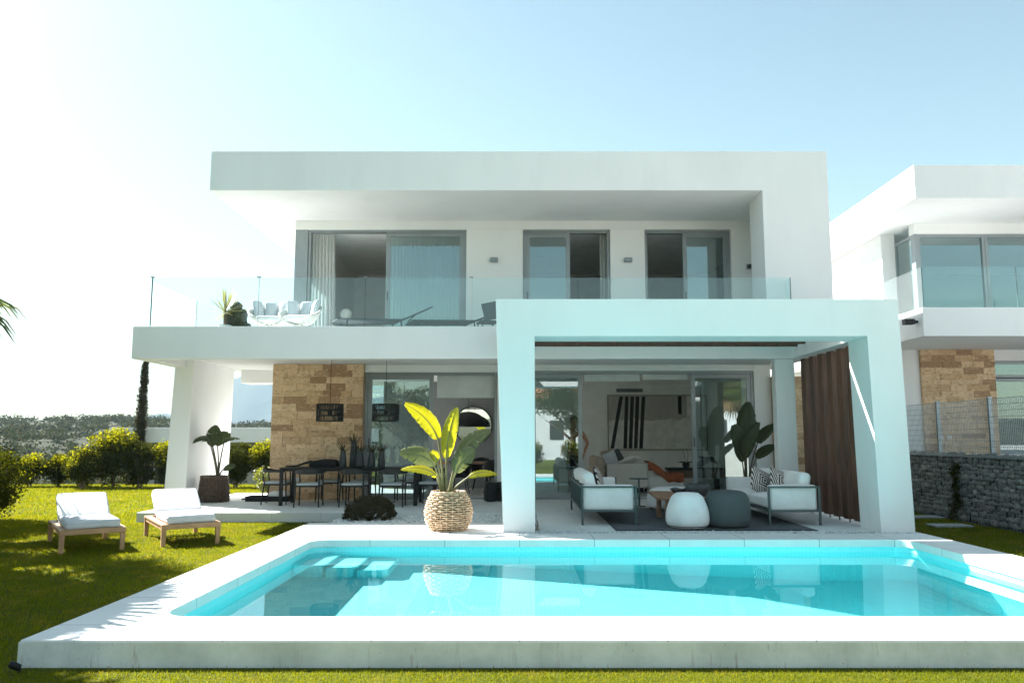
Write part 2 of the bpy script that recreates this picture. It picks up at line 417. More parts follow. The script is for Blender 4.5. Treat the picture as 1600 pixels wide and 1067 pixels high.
# ================================================================== SETTING
def struct(o): o['kind'] = 'structure'; return o
LAWN = -0.18
grass_base, nt, b = newmat('lawn_soil_and_grass'); b.inputs['Roughness'].default_value = .9; b.inputs['Specular IOR Level'].default_value = .1
v = coords(nt)
g1 = mixc(nt, noise(nt, v, 1.3, 6, .6), (.115, .13, .010), (.08, .10, .010))
nt.links.new(mixc(nt, noise(nt, v, 45, 4, .7), g1, (.07, .08, .008)), b.inputs['Base Color'])
bump(nt, b, noise(nt, v, 120, 3, .7, 0, 1), .8, .02)
PX0, PX1, PY0, PY1 = -2.75, 5.17, 6.28, 10.88          # inner edge of the coping
DX0, DX1, DY0, DY1 = -3.37, 5.75, 5.56, 13.0           # outer edge of the deck
mb = MB()
mb.box(-26, 8.12, -20, DY0 + .06, -2.4, LAWN)
mb.box(-26, DX0 + .06, DY0 + .06, 26.6, -2.4, LAWN)
mb.box(DX1 - .06, 8.12, DY0 + .06, 26.6, -2.4, LAWN)
mb.box(DX0 + .06, DX1 - .06, PY1 + .55, 26.6, -2.4, LAWN)
lawn = struct(mb.build('lawn', grass_base))

# grass blades
blade_m = leaf_mat('grass_blade', (.20, .21, .012), (.11, .135, .010), .45, (1.8, 1.6, .4), 0, ((.085, .12, .012), (.24, .20, .04)))
rng = np.random.default_rng(5)
def blades(x0, x1, y0, y1, dens, h, wd):
    n = int((x1 - x0) * (y1 - y0) * dens)
    p = np.stack([rng.uniform(x0, x1, n), rng.uniform(y0, y1, n), np.full(n, LAWN - .004)], 1)
    a = rng.uniform(0, 2 * np.pi, n); hh = h * rng.uniform(.5, 1.25, n)
    t = np.stack([np.cos(a), np.sin(a), np.zeros(n)], 1); lean = rng.normal(size=(n, 3)) * .45; lean[:, 2] = 1
    tip = p + lean * hh[:, None]; ww = wd * rng.uniform(.7, 1.3, n)[:, None]
    V = np.stack([p - t * ww, p + t * ww, tip], 1).reshape(-1, 3)
    return V, np.arange(3 * n).reshape(n, 3)
L = [blades(-4.4, 8.1, 4.4, 5.46, 11000, .021, .0028), blades(-3.5, 8.1, 5.46, 5.545, 2500, .022, .003), blades(-9.6, -3.4, 4.2, 12.2, 3800, .032, .004), blades(-11.5, -7.0, 12.2, 16, 2200, .036, .006), blades(-7.0, -3.1, 12.2, 14.75, 3000, .032, .005),
     blades(-18, -7.3, 15.8, 26.4, 700, .045, .010), blades(-7.3, -5.3, 20.0, 26.4, 800, .045, .010), blades(5.76, 8.1, 8.8, 17, 1800, .035, .006)]
V, F = merge(L)
grass = np_mesh('grass', V, F, blade_m); props(grass, 'short green lawn grass around the pool and garden', 'grass', None, 'stuff')

# terrain that falls away behind the garden and rises to a scrubby ridge
hill_m, nt, b = newmat('dry_hillside'); b.inputs['Roughness'].default_value = 1; b.inputs['Specular IOR Level'].default_value = .1
v = coords(nt)
h1 = mixc(nt, noise(nt, v, .02, 6, .65, .28, .46), (.085, .058, .036), (.042, .044, .024))
nt.links.new(mixc(nt, noise(nt, v, .25, 5, .7), h1, (.035, .04, .02)), b.inputs['Base Color'])
def sm(a, b_, x): q = np.clip((x - a) / (b_ - a), 0, 1); return q * q * (3 - 2 * q)
def terrain_h(X, Y):
    far = np.maximum(np.hypot(X * .55, Y) - 34, 0)
    d = np.hypot(X, Y)
    h = -3.2 - 5.5 * sm(0, 90, far) + 17.5 * sm(110, 330, far)
    h = h + sm(60, 200, far) * (2.0 * np.sin(X * .021 + 1.3) * np.cos(Y * .017 + .4) + 1.4 * np.sin(X * .052 + Y * .03) + .8 * np.sin(X * .11 - Y * .09))
    h = h + 7.0 * np.exp(-((X + 145) / 55) ** 2 - ((Y - 165) / 70) ** 2)
    return h - 26 * sm(420, 900, d)
gx = np.sinh(np.linspace(-3.6, 3.6, 150)) / np.sinh(3.6) * 1500; gy = np.sinh(np.linspace(-3.4, 3.6, 150)) / np.sinh(3.6) * 1500
GX, GY = np.meshgrid(gx, gy); GZ = terrain_h(GX, GY)
ii = np.arange(149 * 150).reshape(149, 150)[:, :149].ravel()
terr = np_mesh('terrain', np.stack([GX, GY, GZ], 2).reshape(-1, 3), np.stack([ii, ii + 1, ii + 151, ii + 150], 1), hill_m, smooth=True); struct(terr)
# scrub and trees on that hillside: one far-off wood
rng = np.random.default_rng(11)
scrub_m = leaf_mat('hill_scrub', (.048, .068, .028), (.075, .064, .042), .14, (1.2, 1.2, .6), 0)
Ls = []
n = 9000
ang = rng.uniform(-1.06, .12, n); rad = 44 + 400 * rng.uniform(0, 1, n) ** 1.25
SX, SY = np.sin(ang) * rad * 1.15, np.cos(ang) * rad
bk = np.arange(n) % 6 == 0; SX[bk] = rng.uniform(-1, 1, bk.sum()) * (20 + .5 * rad[bk]); SY[bk] = -rad[bk] * .6            # the slope behind the viewer, seen in the glass
SZ = terrain_h(SX, SY)
for i in range(n):
    if abs(SX[i]) < 12 and SY[i] < 60: continue
    r = rng.uniform(.9, 2.5) * (1 + .55 * (rng.uniform() < .12)) * (1.0 if rad[i] > 120 else .85)
    Ls.append(leaves(rng, (SX[i], SY[i], SZ[i] + r * .55), (r * 1.25, r * 1.25, r * .85), 34 if rad[i] > 150 else 150, .75 if rad[i] > 150 else .42, lumps=5, lump_r=.7, aspect=.8, outward=.9))
V, F = merge(Ls)
wood = np_mesh('scrubland', V, F, scrub_m); props(wood, 'grey green scrub and small trees covering the far hillside', 'scrub', None, 'stuff')
# far mountain
mx = np.linspace(-1500, 300, 120); prof = np.interp(mx, [-1500, -900, -760, -690, -620, -560, -500, -420, -300, -200, -60, 300], [4, 6, 12, 30, 52, 84, 124, 112, 70, 60, 40, 10])
prof = prof + 5 * np.sin(mx * .045) + 3 * np.sin(mx * .11 + 1)
Vm = []
for k, (yy, s_) in enumerate(((1180, 0), (1300, .45), (1400, .8), (1500, 1), (1700, .5))):
    Vm.append(np.stack([mx, yy + 25 * np.sin(mx * .06 + k), -20 + (prof + 20) * s_ * (1 + .10 * np.sin(mx * .09 + k * 2))], 1))
ii = np.arange(4 * 120).reshape(4, 120)[:, :119].ravel()
MT = np.concatenate(Vm) * np.array([2.8, 2.8, 2.8])
struct(np_mesh('mountain', MT, np.stack([ii, ii + 1, ii + 121, ii + 120], 1), hill_m))

# ---------------------------------------------------------------- pool
def rrect(x0, x1, y0, y1, r, n=7):
    P = []
    for cx, cy, a0 in ((x1 - r, y1 - r, 0), (x0 + r, y1 - r, 90), (x0 + r, y0 + r, 180), (x1 - r, y0 + r, 270)):
        for i in range(n + 1):
            q = R(a0 + 90 * i / n); P.append((cx + r * math.cos(q), cy + r * math.sin(q)))
    return P
inner = rrect(PX0, PX1, PY0, PY1, .24)
def ring(mb, inn, x0, x1, y0, y1, z0, z1):
    """slab between a rounded inner outline and an outer rectangle"""
    q = len(inn) // 4
    out = [(x1, y1), (x0, y1), (x0, y0), (x1, y0)]
    n = len(inn); vs = [(a, b_, z) for z in (z0, z1) for a, b_ in inn] + [(a, b_, z) for z in (z0, z1) for a, b_ in out]
    I = lambda k, t: (k % n) + t * n
    O = lambda k, t: 2 * n + (k % 4) + t * 4
    fs = []
    for k in range(4):
        for i in range(q - 1):
            a = k * q + i
            fs.append((I(a, 1), O(k, 1), I(a + 1, 1))[::-1]); fs.append((I(a, 0), O(k, 0), I(a + 1, 0)))
        a = k * q + q - 1
        fs.append((I(a, 1), I(a + 1, 1), O(k + 1, 1), O(k, 1))); fs.append((I(a, 0), O(k, 0), O(k + 1, 0), I(a + 1, 0)))
        fs.append((O(k, 0), O(k, 1), O(k + 1, 1), O(k + 1, 0)))
    for i in range(n): fs.append((I(i, 0), I(i + 1, 0), I(i + 1, 1), I(i, 1)))
    mb.add(vs, fs)
mb = MB(); ring(mb, inner, DX0 + .004, DX1 - .004, DY0 + .004, 11.58, -.10, 0)
me_o = mb.build('pool_deck', deck_white, bevel=.012)
bm = bmesh.new(); bm.from_mesh(me_o.data); bmesh.ops.recalc_face_normals(bm, faces=bm.faces); bm.to_mesh(me_o.data); bm.free(); struct(me_o)
mb = MB().box(DX0, -.245, 11.585, 12.98, -.10, 0); struct(mb.build('pool_deck_back', deck_white, bevel=.01))
mb = MB()
x0, x1, y0, y1 = DX0, DX1, DY0, 12.9
mb.box(x0, x1, y0, y0 + .003, -.30, -.014); mb.box(x0, x0 + .003, y0 + .003, y1, -.30, -.014); mb.box(x1 - .003, x1, y0 + .003, 11.55, -.30, -.014)
mb.box(x0 + .02, x1 - .02, y0 + .02, y0 + .16, -.30, -.102); mb.box(x0 + .02, x0 + .16, y0 + .16, y1, -.30, -.102); mb.box(x1 - .16, x1 - .02, y0 + .16, 11.55, -.30, -.102)
struct(mb.build('pool_deck_face', pool_side))
# basin
tile, nt, b = newmat('pool_mosaic'); b.inputs['Roughness'].default_value = .35
v = coords(nt)
def tl(vec):
    br = N(nt, 'ShaderNodeTexBrick'); br.offset = 0; br.inputs['Scale'].default_value = 1; br.inputs['Mortar Size'].default_value = .0035; br.inputs['Brick Width'].default_value = .05; br.inputs['Row Height'].default_value = .05
    br.inputs['Color1'].default_value = (.26, .86, .88, 1); br.inputs['Color2'].default_value = (.22, .82, .85, 1); br.inputs['Mortar'].default_value = (.36, .88, .90, 1)
    nt.links.new(vec, br.inputs['Vector']); return br.outputs[0]
sp = N(nt, 'ShaderNodeSeparateXYZ'); nt.links.new(v, sp.inputs[0]); cb = N(nt, 'ShaderNodeCombineXYZ'); ad = N(nt, 'ShaderNodeMath')
nt.links.new(sp.outputs[0], ad.inputs[0]); nt.links.new(sp.outputs[1], ad.inputs[1]); nt.links.new(ad.outputs[0], cb.inputs[0]); nt.links.new(sp.outputs[2], cb.inputs[1])
geo = N(nt, 'ShaderNodeNewGeometry'); sn = N(nt, 'ShaderNodeSeparateXYZ'); nt.links.new(geo.outputs['Normal'], sn.inputs[0])
ab = N(nt, 'ShaderNodeMath', operation='ABSOLUTE'); nt.links.new(sn.outputs[2], ab.inputs[0]); gt = N(nt, 'ShaderNodeMath', operation='GREATER_THAN'); gt.inputs[1].default_value = .6; nt.links.new(ab.outputs[0], gt.inputs[0])
nt.links.new(mixc(nt, gt.outputs[0], tl(cb.outputs[0]), tl(v)), b.inputs['Base Color'])
POOL_Z, WATER = -1.55, -.165
basin_o = rrect(PX0 - .02, PX1 + .02, PY0 - .02, PY1 + .02, .25)
n = len(basin_o)
floor_z = lambda x: -1.12 - 1.15 * min(1, max(0, (x - PX0 - 1.6) / 5.2))          # shallow end at the steps, deep end to the right
vs = [(a, b_, -.1015) for a, b_ in basin_o] + [(a, b_, -2.5) for a, b_ in basin_o]
fs = [(i, n + i, n + (i + 1) % n, (i + 1) % n) for i in range(n)]
bx = [PX0 - .02, PX0 + 1.6, PX1 - 1.1, PX1 + .02]
mb = MB().add(vs, fs)
mb.add([(x, y, floor_z(x)) for x in bx for y in (PY0 - .02, PY1 + .02)], [(2 * i, 2 * i + 2, 2 * i + 3, 2 * i + 1) for i in range(3)])
mb.box(PX0 - .15, PX1 + .15, PY0 - .15, PY1 + .15, -2.6, -2.5)
basin = mb.build('pool_basin', tile); struct(basin)
steps = MB()
for k in range(3):
    xa = PX0 + .38 * k; r_ = .12
    P = [(PX0 - .01 if k == 0 else xa, PY1 - .02), (PX0 - .01 if k == 0 else xa, 9.95)]
    P += [(xa + .38 - r_ + r_ * math.sin(R(q)), 9.95 + r_ - r_ * math.cos(R(q))) for q in (0, 22, 45, 67, 90)] + [(xa + .38, PY1 - .02)]
    steps.prism(P, 2.2 - .30 - .17 * k, 'z', -2.2)
steps_o = struct(steps.build('pool_steps', tile, bevel=.015))
water_m, nt, b = newmat('pool_water'); nt.nodes.remove(b); out = nt.nodes['Material Output']
gl = N(nt, 'ShaderNodeBsdfGlass'); gl.inputs['IOR'].default_value = 1.333; gl.inputs['Roughness'].default_value = 0; gl.inputs['Color'].default_value = (.84, .995, 1, 1)
nt.links.new(gl.outputs[0], out.inputs[0])
wo = rrect(PX0 - .018, PX1 + .018, PY0 - .018, PY1 + .018, .25)
water = MB().add([(a, b_, WATER) for a, b_ in wo], [tuple(range(len(wo)))]).build('pool_water', water_m, smooth=True); struct(water)
water.cycles.is_caustics_caster = True
for o in (basin, steps_o): o.cycles.is_caustics_receiver = True

# terraces
mb = MB(); mb.box(-6.95, 0.30, 14.72, 19.9, -.30, 0); mb.box(0.30, 5.74, 11.83, 17.8, -.30, -.001)
terrace = struct(mb.build('terrace', terrace_m, bevel=.008))
mb = MB().box(-3.1, .29, 12.985, 14.71, -.2, -.05).box(-.24, 5.74, 11.59, 11.825, -.2, -.03); struct(mb.build('gravel_bed', M('gravel_soil', (.45, .46, .45), .95)))
peb_m, nt, b = newmat('white_pebbles'); b.inputs['Roughness'].default_value = .6
g = N(nt, 'ShaderNodeNewGeometry'); nt.links.new(mixc(nt, g.outputs['Random Per Island'], (.78, .79, .77), (.50, .52, .52)), b.inputs['Base Color'])
def stones(rng, P, sz, squash=.65, orient=None):
    base = np.array([(x, y, z) for x in (-1, 0, 1) for y in (-1, 0, 1) for z in (-1, 0, 1) if (x, y, z) != (0, 0, 0)], float)
    o6 = np.array([(1, 0, 0), (-1, 0, 0), (0, 1, 0), (0, -1, 0), (0, 0, 1), (0, 0, -1)], float)
    c8 = np.array([(x, y, z) for x in (-1, 1) for y in (-1, 1) for z in (-1, 1)], float) / 3 ** .5 * .98
    U = np.concatenate([o6, c8]); idx = {tuple(np.sign(q).astype(int)): i for i, q in enumerate(U)}
    T = []
    for ax in range(3):
        for s_ in (-1, 1):
            e = [0, 0, 0]; e[ax] = s_; a, b_ = (ax + 1) % 3, (ax + 2) % 3
            cs = []
            for p, q in ((-1, -1), (1, -1), (1, 1), (-1, 1)):
                k = [0, 0, 0]; k[ax] = s_; k[a] = p; k[b_] = q; cs.append(idx[tuple(k)])
            for j in range(4):
                f = (idx[tuple(e)], cs[j], cs[(j + 1) % 4]); T.append(f if s_ > 0 else f[::-1])
    T = np.array(T); n = len(P)
    V = U[None] * (1 + rng.uniform(-.22, .22, (n, 14, 1))) * np.asarray(sz)[:, None, :]
    if orient is None:
        a = rng.uniform(0, 6.28, n); ca, sa = np.cos(a)[:, None], np.sin(a)[:, None]
        V = np.stack([V[..., 0] * ca - V[..., 1] * sa, V[..., 0] * sa + V[..., 1] * ca, V[..., 2]], 2)
    V = V + np.asarray(P)[:, None, :]
    return V.reshape(-1, 3), (T[None] + (np.arange(n) * 14)[:, None, None]).reshape(-1, 3)
rng = np.random.default_rng(3)
def scatter(x0, x1, y0, y1, z, dens, s0, s1):
    n = int((x1 - x0) * (y1 - y0) * dens)
    P = np.stack([rng.uniform(x0, x1, n), rng.uniform(y0, y1, n), np.full(n, z) + rng.uniform(-.01, .02, n)], 1)
    s_ = rng.uniform(s0, s1, (n, 1)) * np.array([[1, .75, .6]]) * rng.uniform(.8, 1.2, (n, 3)); return stones(rng, P, s_)
V, F = merge([scatter(-3.08, .28, 13.0, 14.7, -.035, 900, .018, .034), scatter(-.22, 5.72, 11.6, 11.83, -.02, 1500, .012, .028)])
props(np_mesh('pebbles', V, F, peb_m), 'loose white pebbles filling the bed between deck and terrace', 'pebbles', None, 'stuff')
for k, (x, y) in enumerate(((7.45, 14.1), (7.75, 15.6))):
    o = struct(MB().box(x - .32, x + .32, y - .2, y + .2, LAWN - .02, LAWN + .035).build('stepping_stone', M('grey_paver', (.34, .36, .35), .85), bevel=.01))

# ================================================================== VILLA
villa = thing('villa', 'modern white two storey villa with flat roof, glass balcony and pergola beside the pool', 'house', (0, 18, 0))
W_ = dict(parent=villa, world=True)
unite('roof', [MB().box(-6.1, 6.07, 15.2, 27, 6.17, 6.97), MB().box(4.77, 6.07, 15.2, 16.1, 3.42, 6.5)], white, villa)
MB().box(5.42, 6.07, 16.1, 27, 3.42, 6.168).build('side_wall', white, **W_)
# upper facade with three openings
YU = 17.4; ZU0, ZU1 = 3.30, 5.97
mb = MB()
for xa, xb in ((-1.19, .07), (2.02, 2.79), (4.72, 5.415)): mb.box(xa, xb, YU, YU + .28, ZU0, ZU1)
mb.box(-5.02, 5.415, YU, YU + .28, ZU1, 6.168)
mb.build('facade_wall', white, **W_, bevel=.006)
MB().box(-5.02, -4.74, 18.3, 27, ZU0, 6.168).build('side_wall', white, **W_)
# upper interior
mb = MB(); mb.box(-4.74, 5.415, 22.5, 22.7, ZU0, 6.1)
for x in (-.95, 2.35): mb.box(x, x + .12, YU + .29, 22.5, ZU0, 5.99)
mb.build('interior_wall', inner_white, **W_)
MB().box(-4.74, 5.415, YU + .285, 22.5, 6.0, 6.16).build('ceiling', inner_white, **W_)
MB().box(-4.9, 5.415, YU + .285, 22.5, 3.2, 3.31).build('interior_floor', M('oak_floor', (.34, .25, .17), .5), **W_)
# floor slab with downstand edge
mb = MB(); mb.box(-7.25, 6.05, 14.8, 15.08, 2.81, 3.42); mb.box(-7.25, 6.05, 15.08, 19.6, 2.97, 3.30); mb.box(-7.25, -7.0, 15.08, 16.69, 2.81, 3.42); mb.box(-7.25, -7.0, 16.69, 19.6, 2.97, 3.42)
mb.build('balcony_slab', white, **W_, bevel=.01)
MB().box(-6.75, -5.5, 19.25, 19.95, 2.66, 2.968).build('beam', white, **W_, bevel=.008)
MB().hexa([(-7.36, 16.7, LAWN - .02), (-6.91, 16.7, LAWN - .02), (-6.91, 19.1, LAWN - .02), (-7.36, 19.1, LAWN - .02)], [(-7.247, 16.7, 2.968), (-6.85, 16.7, 2.968), (-6.85, 19.1, 2.968), (-7.247, 19.1, 2.968)]).build('column', white, **W_, bevel=.012)
MB().box(4.77, 5.13, 14.83, 15.07, 0, 2.808).build('column', white, **W_, bevel=.01)
# ground floor facade
YG = 17.8
cladding('stone_wall', -5.48, -3.47, 17.66, 17.98, -.1, 2.966, villa, 4)
cladding('stone_wall', 5.62, 6.3, 17.66, 18.1, -.1, 2.7, villa, 5)
mb = MB(); mb.box(-.50, .20, YG, YG + .3, 0, 2.968); mb.box(5.24, 5.615, YG, YG + .3, 0, 2.968); mb.box(-3.465, -.50, YG, YG + .3, 2.80, 2.968); mb.box(.20, 5.24, YG, YG + .3, 2.83, 2.968)
mb.build('facade_wall', white, **W_, bevel=.006)
MB().box(-5.48, -5.3, 17.99, 20.0, -.1, 2.96).build('side_wall', white, **W_); MB().box(5.45, 5.615, 19.6, 24, -.1, 2.96).build('side_wall', white, **W_)
mb = MB(); mb.box(-.1, 5.45, 23.0, 23.2, 0, 2.95); mb.build('interior_wall', inner_white, **W_); MB().box(-.1, .2, YG + .31, 18.5, 0, 2.95).build('interior_wall', inner_white, **W_)
MB().box(-3.7, -.25, 21.7, 21.9, 0, 2.95).build('interior_wall', M('grey_wall', (.24, .255, .26), .8), **W_)
MB().box(-5.3, 5.45, YG + .305, 23.2, 2.86, 2.965).build('ceiling', inner_white, **W_)
MB().box(-5.3, 5.45, YG + .005, 23.2, -.2, .003).build('interior_floor', M('grey_floor_tile', (.62, .62, .61), .35), **W_)
MB().box(-5.02, -4.93, 17.625, 17.645, .40, .48).box(-4.91, -4.82, 17.625, 17.645, .40, .48).build('socket', M('socket_plastic', (.6, .6, .58), .5), **W_)

def sliding_door(x0, x1, y, z0, z1, splits, name='sliding_door', ft=.055, parts=True):
    """outer frame as the part, each glazed leaf a sub-part with a pane; splits = [(xa, xb, glazed, dy)]"""
    mb = MB(); d = .14
    mb.box(x0, x0 + ft, y, y + d, z0, z1); mb.box(x1 - ft, x1, y, y + d, z0, z1); mb.box(x0 + ft, x1 - ft, y, y + d, z1 - ft, z1); mb.box(x0 + ft, x1 - ft, y, y + d, z0, z0 + .03)
    f = mb.build(name, frame_m, **W_, bevel=.004)
    for xa, xb, dy in splits:
        q = .095; m2 = MB(); ya, yb = y + dy, y + dy + .045; za, zb = z0 + .032, z1 - ft - .002
        m2.box(xa, xa + q, ya, yb, za, zb); m2.box(xb - q, xb, ya, yb, za, zb); m2.box(xa + q, xb - q, ya, yb, zb - q, zb); m2.box(xa + q, xb - q, ya, yb, za, za + q)
        m2.build('door_leaf', frame_m, f, bevel=.004)
        MB().box(xa + q - .005, xb - q + .005, ya + .017, ya + .029, za + q - .005, zb - q + .005).build('pane', win_glass, f)
        MB().box(xa + .035, xa + .06, ya - .012, ya - .001, (za + zb) / 2 - .25, (za + zb) / 2 - .05).build('handle', frame_dark, f)
    return f
# upper doors
sliding_door(-4.73, -1.195, YU + .06, ZU0 + .01, ZU1, [(-2.99, -1.25, .02)])
MB().box(-5.018, -4.735, YU + .03, YU + .16, ZU0, ZU1 - .002).build('corner_post', frame_m, **W_)
mb = MB(); mb.box(-5.0, -4.93, YU + .17, 18.29, ZU1 - .07, ZU1 - .002); mb.box(-5.0, -4.93, YU + .17, 18.29, ZU0, ZU0 + .06); mb.box(-5.0, -4.93, 18.22, 18.29, ZU0 + .06, ZU1 - .07)
f = mb.build('corner_window', frame_m, **W_); MB().box(-4.975, -4.96, YU + .165, 18.295, ZU0 + .06, ZU1 - .07).build('pane', win_glass, f)
sliding_door(.075, 2.015, YU + .1, ZU0 + .01, ZU1 - .005, [(.13, 1.13, .02)])
sliding_door(2.795, 4.715, YU + .1, ZU0 + .01, ZU1 - .005, [(3.66, 4.66, .02)])
# lower doors
sliding_door(-3.46, -.505, YG + .04, .004, 2.795, [(-3.40, -1.93, .02)])
sliding_door(.205, 5.235, YG + .04, .004, 2.825, [(.26, 1.40, .02), (3.84, 5.18, .02)])

# glass balustrade on the slab edge
xs = [-6.98 + i * (5.15 + 6.98) / 6 for i in range(7)]
for i in range(6):
    p = MB().box(xs[i] + .006, xs[i + 1] - .006, 14.90, 14.917, 3.425, 4.365).build('balustrade_pane', rail_glass, **W_)
    mb = MB().box(xs[i] + .0062, xs[i] + .0092, 14.8985, 14.9185, 3.426, 4.364)
    if i == 5: MB().box(xs[6] - .012, xs[6] - .002, 14.895, 14.92, 3.426, 4.366).build('glass_edge', edge_glass, p)
    if i == 0: mb = MB().box(xs[0] - .008, xs[0] + .006, 14.895, 14.922, 3.426, 4.366)
    mb.build('glass_edge', edge_glass, p)
for i in range(4): MB().box(xs[i] - .035, xs[i] + .035, 14.885, 14.932, 4.367, 4.385).build('clamp', steel_m, **W_)
p = MB().box(-6.985, -6.97, 14.925, 17.0, 3.425, 4.30).build('balustrade_pane', rail_glass, **W_); MB().box(-6.988, -6.968, 17.001, 17.006, 3.426, 4.30).build('glass_edge', edge_glass, p)
p = MB().box(5.14, 5.155, 14.925, 16.2, 3.425, 4.365).build('balustrade_pane', rail_glass, **W_); MB().box(5.138, 5.157, 16.201, 16.206, 3.426, 4.365).build('glass_edge', edge_glass, p)

# pergola
PT, PB = 3.385, 2.835
frame_poly = [(-.232, -.1), (.22, -.1), (.22, PB), (5.125, PB), (5.18, -.2), (5.67, -.2), (5.602, PT), (-.355, PT)]
perg = unite('pergola', [MB().prism(frame_poly, .7, 'y', 11.65), MB().box(-.34, .19, 12.2, 14.795, PB, PT - .02), MB().box(5.13, 5.59, 12.2, 14.795, PB, PT - .02)], white, villa)
for i in range(6):
    y = 12.62 + i * .40
    MB().box(.205, 5.12, y - .045, y + .045, 3.02, 3.20).build('roof_slat', brown_wood, perg, bevel=.004)
for i in range(6):
    y = 12.62 + i * .415
    m2 = MB().obox((5.30, y, 1.43), (.13, .17, 2.74), Matrix.Rotation(R(6), 3, 'Z'))
    m2.tube([(5.30, y, .0), (5.30, y, .07)], .012, 6)
    m2.build('screen_slat', brown_wood, perg, bevel=.004)

# ================================================================== NEIGHBOUR
nb = thing('neighbour_house', 'white two storey house with travertine wall standing beyond the wire fence', 'house', (14, 22, .8))
Wn = dict(parent=nb, world=True)
struct(MB().box(8.42, 40, -20, 45, -2.4, .78).build('raised_ground', M('neighbour_paving', (.55, .53, .5), .9)))
MB().box(8.95, 26, 17.5, 32, 6.72, 7.5).build('roof', white, **Wn, bevel=.012)
MB().box(9.62, 9.85, 20.75, 32, 4.2, 6.718).build('side_wall', white, **Wn); MB().box(9.852, 9.98, 20.75, 20.95, 4.2, 6.718).build('front_wall', white, **Wn)
MB().box(8.95, 26, 17.5, 32, 3.58, 4.22).build('floor_slab', white, **Wn, bevel=.01)
MB().box(9.6, 9.95, 20.3, 32, .75, 3.578).build('side_wall', white, **Wn)
MB().box(9.95, 10.22, 20.3, 20.6, .75, 3.578).build('front_wall', white, **Wn)
cladding('stone_wall', 10.22, 12.1, 20.22, 20.6, .75, 3.576, nb, 6)
MB().box(9.98, 26, 26, 26.2, .75, 6.7).build('interior_wall', dark_paint, **Wn)
MB().box(12.1, 26, 20.3, 20.5, 3.3, 3.578).box(12.1, 26, 20.3, 20.5, .75, .95).build('front_wall', white, **Wn)
def win(x0, x1, y, z0, z1, t=.07):
    mb = MB().box(x0, x0 + t, y, y + .1, z0, z1).box(x1 - t, x1, y, y + .1, z0, z1).box(x0 + t, x1 - t, y, y + .1, z1 - t, z1).box(x0 + t, x1 - t, y, y + .1, z0, z0 + t)
    f = mb.build('window', frame_m, **Wn); MB().box(x0 + t - .004, x1 - t + .004, y + .04, y + .055, z0 + t - .004, z1 - t + .004).build('pane', win_glass, f)
win(10.05, 11.75, 19.7, 4.24, 6.45); win(11.76, 13.6, 19.7, 4.24, 6.45); win(12.1, 14.5, 20.42, .95, 2.85); win(12.1, 14.5, 20.42, 2.88, 3.3)
MB().box(9.96, 10.05, 19.65, 19.85, 4.22, 6.5).build('corner_post', frame_m, **Wn)
MB().box(9.95, 26, 19.62, 19.9, 6.45, 6.718).build('lintel', white, **Wn)
mb = MB().box(9.97, 10.03, 19.86, 20.74, 6.38, 6.45).box(9.97, 10.03, 19.86, 20.74, 4.22, 4.28).box(9.97, 10.03, 20.68, 20.74, 4.28, 6.38); f = mb.build('window', frame_m, **Wn); MB().box(9.99, 10.004, 19.855, 20.745, 4.28, 6.38).build('pane', win_glass, f)
for xa, xb in ((9.05, 11.15), (11.17, 13.2), (13.22, 15.2)):
    p = MB().box(xa, xb, 17.6, 17.617, 4.225, 5.16).build('balustrade_pane', rail_glass, **Wn)
    MB().box(xb + .001, xb + .012, 17.597, 17.62, 4.226, 5.16).build('glass_edge', edge_glass, p)
p = MB().box(9.03, 9.047, 17.62, 20.7, 4.225, 5.16).build('balustrade_pane', rail_glass, **Wn); MB().box(9.028, 9.049, 17.6, 17.615, 4.226, 5.16).build('glass_edge', edge_glass, p)
MB().box(10.55, 10.66, 20.19, 20.206, 1.32, 1.41).box(10.76, 10.87, 20.19, 20.206, 1.32, 1.41).build('socket', M('socket_plastic_pale', (.75, .75, .72), .5), **Wn)
mb = MB().box(12.0, 15, 17.9, 18.5, .9, 1.0)
for k in range(30): mb.box(12.0 + k * .1, 12.03 + k * .1, 17.89, 17.9, .9, 1.0)
mb.build('bench_grille', frame_dark, **Wn)
t = thing('flood_light', 'black box shaped outdoor light fixed to the neighbour slab edge', 'light', (8.86, 17.75, 3.93))
MB().box(-.22, .0, -.09, .09, -.06, .06).build('housing', black_m, t, bevel=.01); MB().box(.0, .09, -.03, .03, -.03, .03).build('bracket', black_m, t)

# gabion wall and fence
gb = thing('gabion_wall', 'dark grey stone gabion wall below the wire fence', 'wall', (8.28, 15, LAWN))
stone_m, nt, b = newmat('gabion_stone'); b.inputs['Roughness'].default_value = .85
g = N(nt, 'ShaderNodeNewGeometry'); c1 = mixc(nt, g.outputs['Random Per Island'], (.20, .205, .20), (.50, .49, .46)); v = coords(nt)
nt.links.new(mixc(nt, noise(nt, v, 18, 4), c1, (.16, .155, .145)), b.inputs['Base Color'])
rng = np.random.default_rng(9); P = []; Sz = []
z = LAWN + .02
while z < 1.0:
    hh = rng.uniform(.028, .058); y = 8.0
    while y < 20.3:
        ww = rng.uniform(.05, .16); P.append((8.17 + rng.uniform(-.03, .03), y + ww, z + hh + rng.uniform(-.012, .012))); Sz.append((rng.uniform(.05, .08), ww * 1.12, hh * 1.35)); y += ww * 2
    z += hh * 1.9
V, F = stones(rng, np.array(P), np.array(Sz), orient=1); np_mesh('rubble', V, F, stone_m, gb, True)
MB().box(8.17, 8.42, 8, 20.3, -.3, 1.0).build('core', M('gabion_core', (.05, .05, .05), .9), gb, True)
mb = MB()
for k in range(13): z = LAWN + .02 + k * .1; mb.box(8.075, 8.08, 8, 20.3, z, z + .005)
for k in range(124): y = 8 + k * .1; mb.box(8.07, 8.075, y, y + .005, LAWN, 1.03)
mb.build('wire_cage', wire_m, gb, True)
